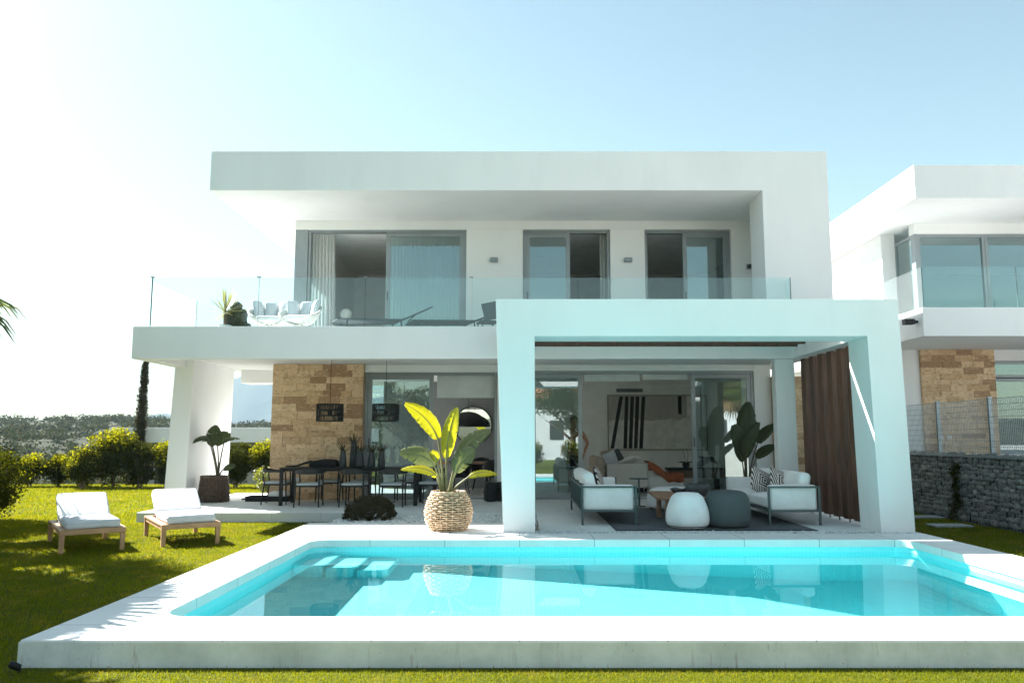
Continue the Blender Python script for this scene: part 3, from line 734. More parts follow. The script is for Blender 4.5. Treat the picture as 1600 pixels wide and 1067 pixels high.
MB().box(8.08, 8.42, 8, 20.3, 1.0, 1.04).build('coping', steel_m, gb, True)
fc = thing('wire_fence', 'galvanised welded mesh fence with square posts on the gabion wall', 'fence', (8.25, 15, 1.04))
for y in (8.6, 10.5, 12.25, 14.0, 15.75, 17.5, 19.3):
    MB().box(8.20, 8.27, y - .03, y + .03, 1.04, 2.06).build('post', steel_m, fc, True, bevel=.004)
mb = MB()
for k in range(228): y = 8.6 + k * .05; mb.box(8.19, 8.198, y, y + .008, 1.08, 2.02)
for k in range(10): z = 1.08 + k * .104; mb.box(8.183, 8.19, 8.6, 20, z, z + .007)
mb.build('mesh_panel', wire_m, fc, True)

# ================================================================== FURNITURE AND PLANTS
RZ = lambda a: Matrix.Rotation(R(a), 3, 'Z')
RX = lambda a: Matrix.Rotation(R(a), 3, 'X')
RY = lambda a: Matrix.Rotation(R(a), 3, 'Y')

# ---- teak loungers on the lawn
def make_lounger(label):
    t = thing('sun_lounger', label, 'lounger')
    w, l = .80, 1.62
    MB().box(-w / 2, w / 2, 0, .07, .245, .315).build('front_rail', teak_x, t, bevel=.006)
    MB().box(-w / 2, w / 2, l - .07, l, .245, .315).build('rear_rail', teak_x, t, bevel=.006)
    for s in (-1, 1):
        MB().box(s * w / 2 - (.095 if s > 0 else 0), s * w / 2 + (.095 if s < 0 else 0), .071, l - .071, .285, .318).build('side_rail', teak, t, bevel=.006)
        MB().box(s * (w / 2 - .055) - .04, s * (w / 2 - .055) + .04, .072, l - .072, .235, .284).build('side_beam', teak, t)
        for y in (.012, l - .075):
            x = s * (w / 2 - .035)
            MB().hexa([(x - .028, y + .004, -.005), (x + .028, y + .004, -.005), (x + .028, y + .058, -.005), (x - .028, y + .058, -.005)], [(x - .032, y, .244), (x + .032, y, .244), (x + .032, y + .062, .244), (x - .032, y + .062, .244)]).build('leg', teak, t, bevel=.004)
    mb = MB()
    for k in range(9): mb.box(-w / 2 + .096, w / 2 - .096, .12 + k * .16, .21 + k * .16, .262, .284)
    mb.build('slat_base', teak_x, t)
    MB().cushion((0, .50, .372), (.66, .92, .115), .035, .012, seed=1, wob=.003).build('seat_cushion', pale_fab, t, smooth=True, weld=True)
    MB().cushion((0, 1.22, .525), (.66, .115, .60), .035, .012, RX(-60), seed=2, wob=.004).build('back_cushion', white_fab, t, smooth=True, weld=True)
    for nm, cc, sz, rt in (('seat_piping', (0, .50, .372), (.66, .92, .115), None), ('back_piping', (0, 1.22, .525), (.66, .60, .115), RX(-60) @ RX(90))):
        q = Matrix.Identity(3) if rt is None else rt; hx, hy, hz = sz[0] / 2, sz[1] / 2, sz[2] / 2; pm = MB()
        loop = [(sx * (hx - .03 + .03 * math.cos(R(a))), sy * (hy - .03 + .03 * math.sin(R(a)))) for sx, sy, aa in ((1, 1, (0, 45, 90)), (-1, 1, (90, 45, 0)), (-1, -1, (0, 45, 90)), (1, -1, (90, 45, 0))) for a in aa]
        for zz in (-.022, .022): pm.tube([Vector(cc) + q @ Vector((x * 1.004, y * 1.004, zz)) for x, y in loop], .004, 6, True)
        pm.build('piping', pale_fab, t, smooth=True)
    mb = MB()
    for x in (-.26, -.13, 0, .13, .26): mb.obox((x, 1.245, .465), (.07, .018, .62), RX(-58))
    mb.obox((0, 1.27, .455), (.6, .03, .04), RX(-58)); mb.build('backrest', teak, t)
    return t
a = make_lounger('teak lounger at the left with palm shadows across its pale grey cushions'); a.location = (-5.73, 10.94, LAWN); a.rotation_euler.z = R(35); a['group'] = 'teak loungers on the lawn'
b_ = copy_tree(a); b_.location = (-4.68, 11.61, LAWN); b_.rotation_euler.z = R(33); b_['label'] = 'teak lounger nearer the terrace with clean sunlit white cushions'
for o in b_.children:
    if o.name.startswith('back_cushion'): o.location.z = .012

# ---- wicker baskets (woven coils over upright stakes)
def basket(name, label, loc, prof, rows, stakes, mat, r, amp, seed):
    t = thing(name, label, 'basket', loc)
    rnd = random.Random(seed); H = prof[-1][1]
    def rad(z):
        for (r0, z0), (r1, z1) in zip(prof, prof[1:]):
            if z0 <= z <= z1: q = (z - z0) / (z1 - z0); return r0 + (r1 - r0) * q
        return prof[-1][0]
    mb = MB()
    for k in range(rows):
        z = H * (k + .5) / rows; pts = []
        for j in range(stakes * 4):
            q = 2 * math.pi * j / (stakes * 4)
            rr = rad(z) + amp * math.cos(q * stakes / 2 + math.pi * (k % 2)) + rnd.uniform(-.002, .002)
            pts.append((rr * math.cos(q), rr * math.sin(q), z + rnd.uniform(-.003, .003)))
        mb.tube(pts, r, 5, True)
    mb.build('woven_body', mat, t, smooth=True)
    m2 = MB()
    for j in range(stakes):
        q = 2 * math.pi * j / stakes
        m2.tube([((rad(H * i / 8) - .002) * math.cos(q), (rad(H * i / 8) - .002) * math.sin(q), H * i / 8) for i in range(9)], r * .8, 5)
    m2.build('stakes', mat, t, smooth=True)
    m3 = MB()
    for zz, ph in ((H, 0), (H + r, 1.5)):
        m3.tube([((rad(zz) + .006 * math.sin(q * 22 + ph)) * math.cos(q), (rad(zz) + .006 * math.sin(q * 22 + ph)) * math.sin(q), zz + .004 * math.cos(q * 22 + ph)) for q in [2 * math.pi * j / 90 for j in range(90)]], r * 1.1, 6, True)
    m3.build('rim', mat, t, smooth=True)
    MB().lathe([(rad(.0) * .9, .005), (rad(H * .5) * .95, H * .5), (rad(H * .9) * .93, H * .88)], n=28).build('inner_pot', soil_m, t)
    return t
basket('wicker_basket', 'big round pale wicker basket planter on the sunlit pool deck', (-1.05, 11.98, 0), [(.255, 0), (.325, .13), (.345, .28), (.30, .44), (.245, .54)], 17, 24, wicker_l, .013, .015, 1)
basket('wicker_basket', 'dark brown wicker basket planter beside the left column', (-6.50, 17.2, 0), [(.31, 0), (.305, .2), (.27, .52)], 15, 24, wicker_d, .014, .011, 2)

# ---- strelitzia plants
def leaf_blade(P0, P1, P2, width, hint, tears=3, fold=.18, sag=.1, seed=0, n=22):
    """petiole P0-P1 and a paddle shaped blade P1-P2, torn along its veins"""
    rnd = random.Random(seed); P0, P1, P2 = Vector(P0), Vector(P1), Vector(P2); hint = Vector(hint).normalized()
    t0 = (P1 - P0).normalized(); L = (P2 - P1).length
    C = P1 + t0 * L * .35 + (P2 - P1) * .18
    def cur(t): return P1 * (1 - t) ** 2 + C * 2 * t * (1 - t) + P2 * t * t
    rows = []; V = []; F = []
    tear = {s: sorted(rnd.uniform(.15, .9) for _ in range(tears)) for s in (-1, 1)}
    m = 5
    def section(t, s, shift):
        p = cur(t); d = (cur(min(1, t + .02)) - cur(max(0, t - .02))).normalized()
        side = d.cross(hint); side = side.normalized() if side.length > .05 else d.orthogonal().normalized()
        nrm = side.cross(d).normalized()
        wv = width * .5 * (math.sin(math.pi * min(1, (t * .93 + .05)) ** .8) ** .62) * (1 + .04 * math.sin(t * 40 + s))
        out = []
        for j in range(m):
            u = j / (m - 1)
            out.append(p + side * s * wv * u + d * (shift * u * u + wv * .35 * u * u) + nrm * (fold * wv * u * 1.2 - wv * .42 * u * u * u + .010 * math.sin(t * 55 + j) * u))
        return out
    for s in (-1, 1):
        segs = []; a = 0
        for q in tear[s] + [1.0]: segs.append((a, q)); a = q
        for k, (ta, tb) in enumerate(segs):
            nn = max(3, int(n * (tb - ta)))
            tilt = rnd.uniform(-.03, .05) * width * 2
            base = len(V)
            for i in range(nn + 1):
                t = ta + (tb - ta) * i / nn
                tt = min(1, max(0, t))
                sh = tilt + (-.05 * width if i == nn and tb < 1 else 0) * 1.0
                V += section(tt, s, sh)
            for i in range(nn):
                for j in range(m - 1):
                    f = (base + i * m + j, base + i * m + j + 1, base + (i + 1) * m + j + 1, base + (i + 1) * m + j)
                    F.append(f if s > 0 else f[::-1])
    rib = [cur(t) for t in [i / 10 for i in range(11)]]
    mid = P0 + (P1 - P0) * .5 + Vector((t0.y, -t0.x, 0)) * .0
    return V, F, rib, mid
def strel_mat(name, c1, c2, rib, trans, tcol, gloss=.1):
    m = leaf_mat(name, c1, c2, trans, tcol, gloss); return m
st_y = strel_mat('backlit_leaf', (.36, .36, .018), (.32, .34, .03), None, .58, (1.55, 1.35, .25))  # glow of sun through the paddles is put into this yellow
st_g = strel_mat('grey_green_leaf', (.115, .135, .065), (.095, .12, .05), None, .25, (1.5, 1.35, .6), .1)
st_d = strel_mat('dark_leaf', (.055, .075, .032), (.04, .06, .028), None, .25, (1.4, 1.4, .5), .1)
petiole_y = M('pale_petiole', (.22, .21, .075), .5, (.13, .12, .045), 9)
petiole_d = M('dark_petiole', (.10, .085, .04), .5, (.06, .05, .025), 9)
def strelitzia(label, base, Y, spec, pet):
    t = thing('strelitzia_plant', label, 'plant', base)
    for k, (bx, by, p1, p2, wpx, y1, y2, hint, mat, tears) in enumerate(spec):
        P0 = at(bx, by, Y); P1 = at(*p1, Y + y1); P2 = at(*p2, Y + y2); wd = wpx * Y / FPX
        V, F, rib, mid = leaf_blade(P0, P1, P2, wd, hint, tears, seed=k * 7 + 3)
        f = MB().add(V, F).build('leaf', mat, t, True, smooth=True)
        c0 = Vector((P0.x * .75 + P1.x * .25, (P0.y + P1.y) / 2, P0.z * .5 + P1.z * .5))
        stem = [P0 + Vector((0, 0, -.12)), P0] + [P0 * (1 - q) ** 2 + c0 * 2 * q * (1 - q) + P1 * q * q for q in (.2, .4, .6, .8)] + rib
        rr = [.02, .02, .018, .016, .014, .013] + [.012 - .001 * i for i in range(11)]
        MB().tube(stem, rr, 6).build('petiole', pet, f, smooth=True)
    return t
F_ = (0, -1, .15)
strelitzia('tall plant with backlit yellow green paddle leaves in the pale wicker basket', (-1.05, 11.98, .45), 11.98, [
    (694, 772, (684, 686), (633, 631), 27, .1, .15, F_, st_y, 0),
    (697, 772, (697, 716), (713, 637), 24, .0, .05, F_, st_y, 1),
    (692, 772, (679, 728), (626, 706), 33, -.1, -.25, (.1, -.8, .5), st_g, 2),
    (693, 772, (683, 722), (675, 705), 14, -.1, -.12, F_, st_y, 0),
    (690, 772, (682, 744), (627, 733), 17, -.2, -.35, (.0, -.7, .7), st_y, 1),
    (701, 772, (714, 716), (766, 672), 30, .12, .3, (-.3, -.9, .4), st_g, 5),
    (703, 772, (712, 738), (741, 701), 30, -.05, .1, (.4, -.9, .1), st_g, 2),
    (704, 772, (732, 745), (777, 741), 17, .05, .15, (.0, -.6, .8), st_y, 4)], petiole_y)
strelitzia('small potted plant with torn dark green paddle leaves by the left column', (-6.50, 17.2, .45), 17.2, [
    (340, 743, (332, 698), (337, 664), 24, .0, .1, F_, st_d, 2),
    (341, 743, (340, 697), (357, 676), 24, .1, .3, (.2, -.9, .2), st_d, 1),
    (339, 743, (326, 686), (296, 694), 13, -.1, -.3, (0, -.5, .8), st_d, 1),
    (339, 743, (331, 692), (311, 690), 9, .1, .3, (0, -.6, .7), st_d, 0),
    (341, 743, (350, 692), (374, 685), 13, .0, .3, (0, -.5, .8), st_d, 2),
    (343, 743, (349, 733), (367, 729), 14, -.1, -.2, (0, -.7, .6), st_d, 0)], petiole_d)
strelitzia('dark leaved potted plant standing behind the right outdoor sofa', (4.73, 16.5, .35), 16.5, [
    (1167, 752, (1166, 700), (1169, 628), 31, .0, .1, F_, st_d, 0),
    (1165, 752, (1163, 712), (1146, 664), 26, -.05, -.1, (.1, -1, .1), st_d, 0),
    (1167, 752, (1165, 716), (1185, 660), 20, -.15, -.25, (-.3, -.9, .2), st_d, 0),
    (1164, 752, (1160, 722), (1150, 690), 15, .1, .1, F_, st_d, 0),
    (1170, 752, (1184, 692), (1213, 662), 19, .05, .1, (-.2, -.7, .6), st_d, 0),
    (1170, 752, (1182, 716), (1212, 696), 19, -.05, -.15, (-.1, -.7, .7), st_d, 0)], petiole_d)
t = thing('plant_pot', 'dark round pot holding the dark leaved plant behind the right sofa', 'pot', (4.73, 16.5, 0)); MB().lathe([(.17, 0), (.21, .1), (.23, .36), (.21, .36), (.2, .3), (.0, .3)], n=28).build('body', black_m, t, smooth=True); MB().lathe([(0, .302), (.195, .31)], n=20).build('soil', soil_m, t)

# ---- round dark shrub on the pebbles
mound = leaf_mat('dark_mound_leaf', (.085, .075, .042), (.045, .044, .024), .25, (1.3, 1.2, .7), .02)
t = thing('round_shrub', 'low dark brown green mounded shrub growing in the white pebbles', 'shrub', (-2.52, 13.75, -.05))
rng = np.random.default_rng(21); Lq = []
for k in range(150):
    a = rng.uniform(0, 6.28); el = rng.uniform(0, 1) ** .8 * 1.5; rr = .085 * rng.uniform(.75, 1.25)
    q = rng.uniform(.86, 1.0)
    x, y, z = .46 * q * math.cos(a) * math.cos(el), .38 * q * math.sin(a) * math.cos(el), .05 + .33 * q * math.sin(el)
    Lq.append(leaves(rng, (x, y, z), (rr, rr, rr * .9), 240, .026, lumps=7, lump_r=.55))
V, F = merge(Lq); np_mesh('foliage', V, F, mound, t)
mb = MB()
for k in range(9): a = k * .7; mb.tube([(0, 0, .0), (.2 * math.cos(a), .16 * math.sin(a), .12), (.36 * math.cos(a), .3 * math.sin(a), .2)], [.02, .014, .006], 5)
mb.build('stem', bark_m, t)

# ---- outdoor dining set
t = thing('dining_table', 'long charcoal outdoor dining table in front of the travertine wall', 'table', (-3.43, 16.6, 0))
MB().box(-1.38, 1.38, -.48, .48, .725, .752).build('tabletop', black_m, t, bevel=.004)
MB().box(-1.33, 1.33, -.43, .43, .68, .724).build('apron', black_m, t)
for sx in (-1, 1):
    for sy in (-1, 1): MB().box(sx * 1.34 - .032, sx * 1.34 + .032, sy * .44 - .032, sy * .44 + .032, 0, .724).build('leg', black_m, t, bevel=.004)
dark_wood = M('black_stained_wood', (.014, .016, .017), .5, (.009, .011, .012), 4, stretch=(6, 6, 1))
def make_chair():
    t = thing('dining_chair', 'chair', 'chair')
    MB().cushion((0, 0, .44), (.45, .43, .045), .02, .008).build('seat_pad', seat_fab, t, smooth=True, weld=True)
    MB().box(-.225, .225, -.21, .21, .385, .417).build('seat_frame', dark_wood, t, bevel=.008)
    for s in (-1, 1):
        MB().tube([(s * .235, .235, 0), (s * .225, .215, .42), (s * .235, .20, .655)], [.012, .018, .013], 8).build('leg', dark_wood, t, smooth=True)
        MB().tube([(s * .235, -.265, 0), (s * .225, -.215, .42), (s * .24, -.245, .64)], [.012, .018, .013], 8).build('leg', dark_wood, t, smooth=True)
    mb = MB(); arc = []
    for i in range(17):
        q = math.pi * i / 16; arc.append((.275 * math.cos(q), -.02 - .27 * math.sin(q) + (.22 if i in (0, 16) else .0) * 1))
    pr = []
    for (x, y), i in zip(arc, range(17)):
        hgt = .022 + .055 * math.sin(math.pi * i / 16) ** 2
        pr.append((x, y, hgt))
    vs = []; fs = []
    for x, y, h in pr:
        L_ = math.hypot(x, y + .02) or 1; nx, ny = x / L_, (y + .02) / L_
        for o, z in ((.011, .655 - h * .25), (.011, .655 + h * 1.2), (-.011, .655 + h * 1.2), (-.011, .655 - h * .25)): vs.append((x + nx * o, y + ny * o, z))
    for i in range(16):
        for j in range(4): fs.append((i * 4 + j, i * 4 + (j + 1) % 4, i * 4 + 4 + (j + 1) % 4, i * 4 + 4 + j))
    fs += [(3, 2, 1, 0), (64, 65, 66, 67)]
    mb.add(vs, fs).build('backrest', dark_wood, t, smooth=False, bevel=.004)
    return t
ch0 = make_chair(); ch0['group'] = 'black chairs around the outdoor dining table'
spots = [(-4.17, 16.02, 4, 'black dining chair on the near side, in line with the black bag on the table'),
         (-3.27, 16.02, -3, 'black dining chair in the middle of the near side, left of the mounded shrub'),
         (-2.52, 16.02, 2, 'black dining chair on the near side, directly behind the mounded shrub'),
         (-4.98, 16.62, -86, 'black dining chair at the left head of the table, seen from its side'),
         (-1.80, 16.45, 82, 'black dining chair at the right head of the table, half hidden by yellow leaves'),
         (-4.05, 17.22, 180, 'black dining chair on the wall side of the table, behind the black bag'),
         (-3.35, 17.22, 177, 'black dining chair on the wall side of the table, behind the vases'),
         (-2.40, 17.22, 182, 'black dining chair on the far side of the table, in front of the sliding door')]
for i, (x, y, a, lab) in enumerate(spots):
    o = ch0 if i == 0 else copy_tree(ch0)
    o.location = (x, y, 0); o.rotation_euler.z = R(a); o['label'] = lab

# vases with aloe
vase_m = M('charcoal_ceramic', (.032, .04, .043), .55, (.022, .028, .03), 6)
aloe_m = leaf_mat('aloe_leaf', (.06, .055, .03), (.085, .065, .04), .15, (1.3, 1.1, .6), .06)
vl = ['charcoal vase with aloe, leftmost on the dining table', 'tallest charcoal vase, standing second from the left behind the others', 'wide charcoal vase with aloe in the middle of the row', 'slim charcoal vase with aloe, second from the right of the row', 'rightmost charcoal vase with aloe on the dining table']
al = ['aloe with splayed leaves in the leftmost vase', 'aloe rising highest, in the tallest vase at the back', 'bushy aloe in the wide middle vase', 'thin aloe in the slim vase second from the right', 'aloe with drooping leaves in the rightmost vase']
for k, (x, y, h, r0) in enumerate(((-3.62, 16.48, .345, .078), (-3.46, 16.78, .52, .09), (-3.28, 16.50, .345, .092), (-3.04, 16.52, .31, .082), (-2.83, 16.48, .33, .075))):
    t = thing('vase', vl[k], 'vase', (x, y, .752), 0, 'charcoal vases on the dining table')
    MB().lathe([(r0 * .97, 0), (r0, .015), (r0 * .92, h * .4), (r0 * .66, h * .93), (r0 * .62, h), (r0 * .52, h), (r0 * .5, h - .04), (0, h - .04)], n=24).build('body', vase_m, t, smooth=True)
    t2 = thing('aloe_plant', al[k], 'plant', (x, y, .752 + h - .04), 0, 'aloes in the charcoal vases')
    rnd = random.Random(k + 40); V = []; F = []
    for j in range(15):
        a = j * 2.4 + rnd.uniform(-.3, .3); el = rnd.uniform(.35, 1.4); L_ = rnd.uniform(.15, .25); d = Vector((math.cos(a) * math.cos(el), math.sin(a) * math.cos(el), math.sin(el)))
        sd = Vector((-math.sin(a), math.cos(a), 0)); nn = sd.cross(d); b0 = len(V)
        for i in range(5):
            q = i / 4; p = d * L_ * q + Vector((0, 0, .05 * q * q * (1 if el < .9 else 0))); ww = .017 * (1 - q) ** .7 + .001
            V += [p - sd * ww + nn * ww * .5, p - nn * ww * .35, p + sd * ww + nn * ww * .5]
        for i in range(4):
            for q in range(2): F.append((b0 + i * 3 + q, b0 + i * 3 + q + 1, b0 + i * 3 + q + 4, b0 + i * 3 + q + 3))
    MB().add(V, F).build('leaves', aloe_m, t2, smooth=True)
    MB().tube([(0, 0, -.01), (0, 0, .04)], .02, 8).build('stem', aloe_m, t2)

# bag on the table, tray on the floor
t = thing('black_bag', 'slouched black bag with a long strap lying on the dining table', 'bag', (-4.02, 16.6, .752))
MB().cushion((0, 0, .065), (.56, .34, .13), .05, .02, seed=5, wob=.012).build('body', black_fab, t, smooth=True, weld=True)
MB().tube([(-.26, -.02, .11), (-.40, -.04, .075), (-.55, -.05, .025), (-.70, -.02, .012), (-.8, .02, .012)], [.03, .026, .02, .018, .016], 8).build('strap', black_fab, t, smooth=True)
MB().tube([(.27, -.06, .03), (.34, -.08, .02), (.30, -.1, .018)], .016, 6).build('flap', black_fab, t, smooth=True)
t = thing('flat_case', 'open flat black case on the floor left of the dining table', 'case', (-5.38, 17.42, 0))
mb = MB().box(-.46, .46, -.2, .2, 0, .025); mb.box(-.46, .46, -.2, -.185, .025, .11).box(-.46, .46, .185, .2, .025, .11).box(-.46, -.445, -.185, .185, .025, .11).box(.445, .46, -.185, .185, .025, .11); mb.build('body', black_m, t, bevel=.004)
MB().tube([(-.47, -.1, .05), (-.56, -.1, .04), (-.56, .1, .04), (-.47, .1, .05)], .015, 6).build('handle', black_m, t, smooth=True)
props(MB().cushion((-5.18, 17.42, .115), (.40, .30, .17), .07, .02, seed=8, wob=.02).build('folded_towel', white_fab, smooth=True, weld=True), 'crumpled white towel lying in the flat black case', 'towel')

# pendant lamps, woven black rattan
def pendant(label, x, y):
    t = thing('pendant_lamp', label, 'lamp', (x, y, 1.69), 0, 'woven black pendant lamps')
    mb = MB(); n = 64
    for zz in (0, .115, .23, .345): mb.tube([(.275 * math.cos(q), .275 * math.sin(q), zz) for q in [6.2832 * j / 40 for j in range(40)]], .009, 5, True)
    rnd = random.Random(3)
    for j in range(92):
        q = 6.2832 * j / 92; 
        for lo in (0, .115, .23):
            if rnd.random() < .93: mb.tube([(.273 * math.cos(q), .273 * math.sin(q), lo), (.273 * math.cos(q + rnd.uniform(-.03, .03)), .273 * math.sin(q), lo + .115)], .0058, 4)
    mb.build('lamp_shade', black_m, t)
    MB().tube([(0, 0, .12), (0, 0, 1.275)], .005, 6).build('cord', black_m, t)
    MB().lathe([(.0, .1), (.05, .12), (.05, .2), (.015, .24)], n=14).build('bulb_holder', black_m, t)
    mb = MB()
    for q in (0, 1.05, 2.1): mb.tube([(.27 * math.cos(q), .27 * math.sin(q), .34), (-.27 * math.cos(q), -.27 * math.sin(q), .34)], .005, 4)
    mb.build('spokes', black_m, t)
pendant('woven black pendant lamp hanging in front of the travertine wall', -3.94, 16.6)
pendant('woven black pendant lamp hanging in front of the left sliding door', -2.78, 16.6)
for k, (x, lab) in enumerate(((-.62, 'round black stool by the dining room doorway, nearer the sliding track'), (-.40, 'round black stool half hidden behind the left pergola leg'))):
    t = thing('black_stool', lab, 'stool', (x, 17.3 + .1 * k, 0), 0, 'black stools by the doorway')
    MB().lathe([(.10, 0), (.145, .03), (.155, .2), (.145, .37), (.11, .40), (0, .402)], n=14).build('body', black_m, t, smooth=False); MB().lathe([(.148, .24), (.162, .26), (.148, .28)], n=14, cap=False).build('band', black_m, t)

# ---- lounge: sofas
patt, nt, b = newmat('patterned_fabric'); b.inputs['Roughness'].default_value = .95
v = coords(nt, (1, 1, 1))
sp = N(nt, 'ShaderNodeSeparateXYZ'); nt.links.new(v, sp.inputs[0])
def mth(op, a, b_=None):
    q = N(nt, 'ShaderNodeMath', operation=op)
    for i, z in enumerate((a, b_)):
        if z is None: continue
        if hasattr(z, 'node'): nt.links.new(z, q.inputs[i])
        else: q.inputs[i].default_value = z
    return q.outputs[0]
ax = mth('ABSOLUTE', sp.outputs[0]); az = mth('ABSOLUTE', mth('SUBTRACT', sp.outputs[2], .0))
dia = mth('MAXIMUM', ax, az)
rings = mth('GREATER_THAN', mth('FRACT', mth('MULTIPLY', dia, 24)), .5)
bars = mth('GREATER_THAN', mth('FRACT', mth('MULTIPLY', mth('ADD', sp.outputs[0], mth('MULTIPLY', mth('FRACT', mth('MULTIPLY', sp.outputs[2], 9)), .03)), 30)), .5)
inn = mth('LESS_THAN', dia, .12)
mm = mth('ADD', mth('MULTIPLY', rings, inn), mth('MULTIPLY', bars, mth('SUBTRACT', 1, inn)))
front = mth('LESS_THAN', sp.outputs[1], .012)
nt.links.new(mixc(nt, front, (.012, .012, .014), mixc(nt, mm, (.03, .026, .03), (.66, .60, .55))), b.inputs['Base Color'])
def pillow(label, loc, rz, tilt, roll, mat=patt, s=.44):
    t = thing('throw_pillow', label, 'pillow', loc, R(rz)); t.rotation_euler = (R(tilt), R(roll), R(rz))
    o = MB().cushion((0, 0, 0), (s, .05, s), .024, .055, n=9).build('cover', mat, t, smooth=True, weld=True); return t
def sofa(label, x_front, x_back, y0, y1):
    """sofa along Y; seat opens towards x_front"""
    t = thing('outdoor_sofa', label, 'sofa', ((x_front + x_back) / 2, (y0 + y1) / 2, 0))
    W = dict(parent=t, world=True); s = 1 if x_back > x_front else -1
    xa, xb = min(x_front, x_back), max(x_front, x_back)
    for y, nm in ((y0, 0), (y1, 1)):
        ya, yb = (y, y + .03) if nm == 0 else (y - .03, y)
        for x in (xa, xb - .035): MB().box(x, x + .035, ya, yb, 0, .60).build('leg', sofa_frame, bevel=.004, **W)
        MB().box(xa + .036, xb - .036, ya, yb, .57, .60).build('arm_rail', sofa_frame, **W)
        MB().box(xa + .036, xb - .036, ya, yb, .205, .235).build('bottom_rail', sofa_frame, **W)
        yc = y0 + .125 if nm == 0 else y1 - .125
        MB().cushion(((xa + xb) / 2, yc, .415), (xb - xa - .075, .17, .40), .05, .02).build('arm_cushion', white_fab, smooth=True, weld=True, **W)
    for x in (xa, xb - .035):
        MB().box(x, x + .03, y0 + .031, y1 - .031, .205, .235).build('long_rail', sofa_frame, **W)
    xk = xb - .035 if s > 0 else xa
    MB().box(xk, xk + .03, y0 + .031, y1 - .031, .57, .60).build('back_rail', sofa_frame, **W)
    nrod = 9
    for k in range(1, nrod): y = y0 + (y1 - y0) * k / nrod; MB().box(xk + .004, xk + .026, y - .011, y + .011, .236, .569).build('back_rod', sofa_frame, **W)
    mb = MB()
    for k in range(7):
        xx = xa + .06 + k * (xb - xa - .16) / 6; mb.box(xx, xx + .055, y0 + .034, y1 - .034, .222, .232)
    mb.build('webbing', black_fab, **W)
    nseat = 2; L_ = (y1 - y0 - .46) / nseat
    for k in range(nseat):
        yc = y0 + .23 + L_ * (k + .5)
        MB().cushion(((xa + xb) / 2 - s * .03, yc, .335), (xb - xa - .12, L_ - .01, .19), .05, .02).build('seat_cushion', white_fab, smooth=True, weld=True, **W)
        MB().cushion(((xb - .16) if s > 0 else (xa + .16), yc, .60), (.18, L_ - .02, .40), .07, .03, RY(s * 12)).build('back_cushion', white_fab, smooth=True, weld=True, **W)
    mb = MB()
    for k in range(36): yq = y0 + .25 + (y1 - y0 - .5) * k / 35; mb.tube([(xk + .015 - s * .0, yq, .605), (xk + .015 - s * .05, yq + .02, .62)], .006, 4)
    mb.build('lacing', sofa_frame, **W)
    return t
sofa('white cushioned outdoor sofa on the left, its slatted back towards the pergola leg', 1.83, .96, 12.62, 15.3)
sofa('white cushioned outdoor sofa on the right in front of the brown wooden screen', 3.86, 4.68, 12.58, 15.35)
pillow('black and white patterned pillow leaning in the left outdoor sofa', (1.42, 14.55, .60), 78, -14, 8)
pillow('black and white patterned pillow on the right sofa, nearer the middle and tilted', (4.12, 13.75, .60), 18, -24, 24)
pillow('black and white patterned pillow in the near corner of the right sofa', (4.40, 13.55, .60), 12, -28, 18)

# rug, tables, poufs
rug_m = M('grey_rug', (.115, .125, .13), .98, (.075, .083, .087), 30, .8, 120)
t = thing('rug', 'dark grey outdoor rug under the lounge furniture', 'rug', (2.9, 13.7, 0)); MB().box(1.42, 4.34, 11.87, 15.6, .001, .012).build('pile', rug_m, t, True); MB().box(1.41, 4.35, 11.855, 11.869, .001, .014).box(1.405, 1.419, 11.855, 15.6, .001, .0135).build('border', M('rug_border', (.03, .033, .035), .95), t, True)
def pouf(label, x, y, r, h, mat, top=.8, seed=0):
    t = thing('pouf', label, 'pouf', (x, y, .013), 0, 'round poufs on the rug')
    prof = [(0, 0), (r * .72, .0), (r * .90, .03), (r * .985, h * .16), (r, h * .30), (r * (.95 + .05 * top), h * .52), (r * (.80 + .16 * top), h * .76), (r * (.70 + .16 * top), h * .88), (r * (.55 + .16 * top), h * .955), (r * .45, h * .985), (0, h)]
    import bisect
    P = []                                                              # smooth the profile
    for i in range(len(prof) - 1):
        p0, p1, p2, p3 = prof[max(0, i - 1)], prof[i], prof[i + 1], prof[min(len(prof) - 1, i + 2)]
        for j in range(4):
            q = j / 4; P.append(tuple(max(0, .5 * (2 * p1[m] + (p2[m] - p0[m]) * q + (2 * p0[m] - 5 * p1[m] + 4 * p2[m] - p3[m]) * q * q + (3 * p1[m] - p0[m] - 3 * p2[m] + p3[m]) * q ** 3)) for m in (0, 1)))
    P.append(prof[-1])
    MB().lathe(P, n=40, cap=False).build('cover', mat, t, smooth=True)
    seam = MB()
    seam.tube([(r * .905 * math.cos(q), r * .905 * math.sin(q), .03) for q in [6.2832 * j / 40 for j in range(40)]], .006, 5, True); seam.build('seam', black_fab, t, smooth=True)
    return t
pouf('white tapered pouf at the rug edge beside the charcoal pouf', 2.53, 12.24, .325, .52, white_fab, .05)
pouf('charcoal knitted pouf standing in front of the right sofa', 3.15, 12.32, .345, .55, grey_fab, .95)
pouf('larger low white pouf behind the wooden coffee table', 2.92, 15.25, .52, .42, white_fab, .9)
t = thing('coffee_table', 'low reddish wood coffee table with round legs behind the poufs', 'table', (2.75, 13.6, .013))
P = [(-.53, -.42), (-.30, -.72), (.42, -.72), (.60, -.45), (.52, .95), (-.42, 1.05)]
MB().prism(P, .045, 'z', .335).build('tabletop', table_wood, t, bevel=.008)
for x, y in ((-.36, -.5), (-.38, .2), (.42, -.4), (.38, .78)): MB().tube([(x, y, -.001), (x, y, .334)], .042, 14).build('leg', table_wood, t, smooth=False)
bowl_m = M('black_bowl', (.022, .026, .028), .45, (.06, .066, .068), 12, .3, 40)
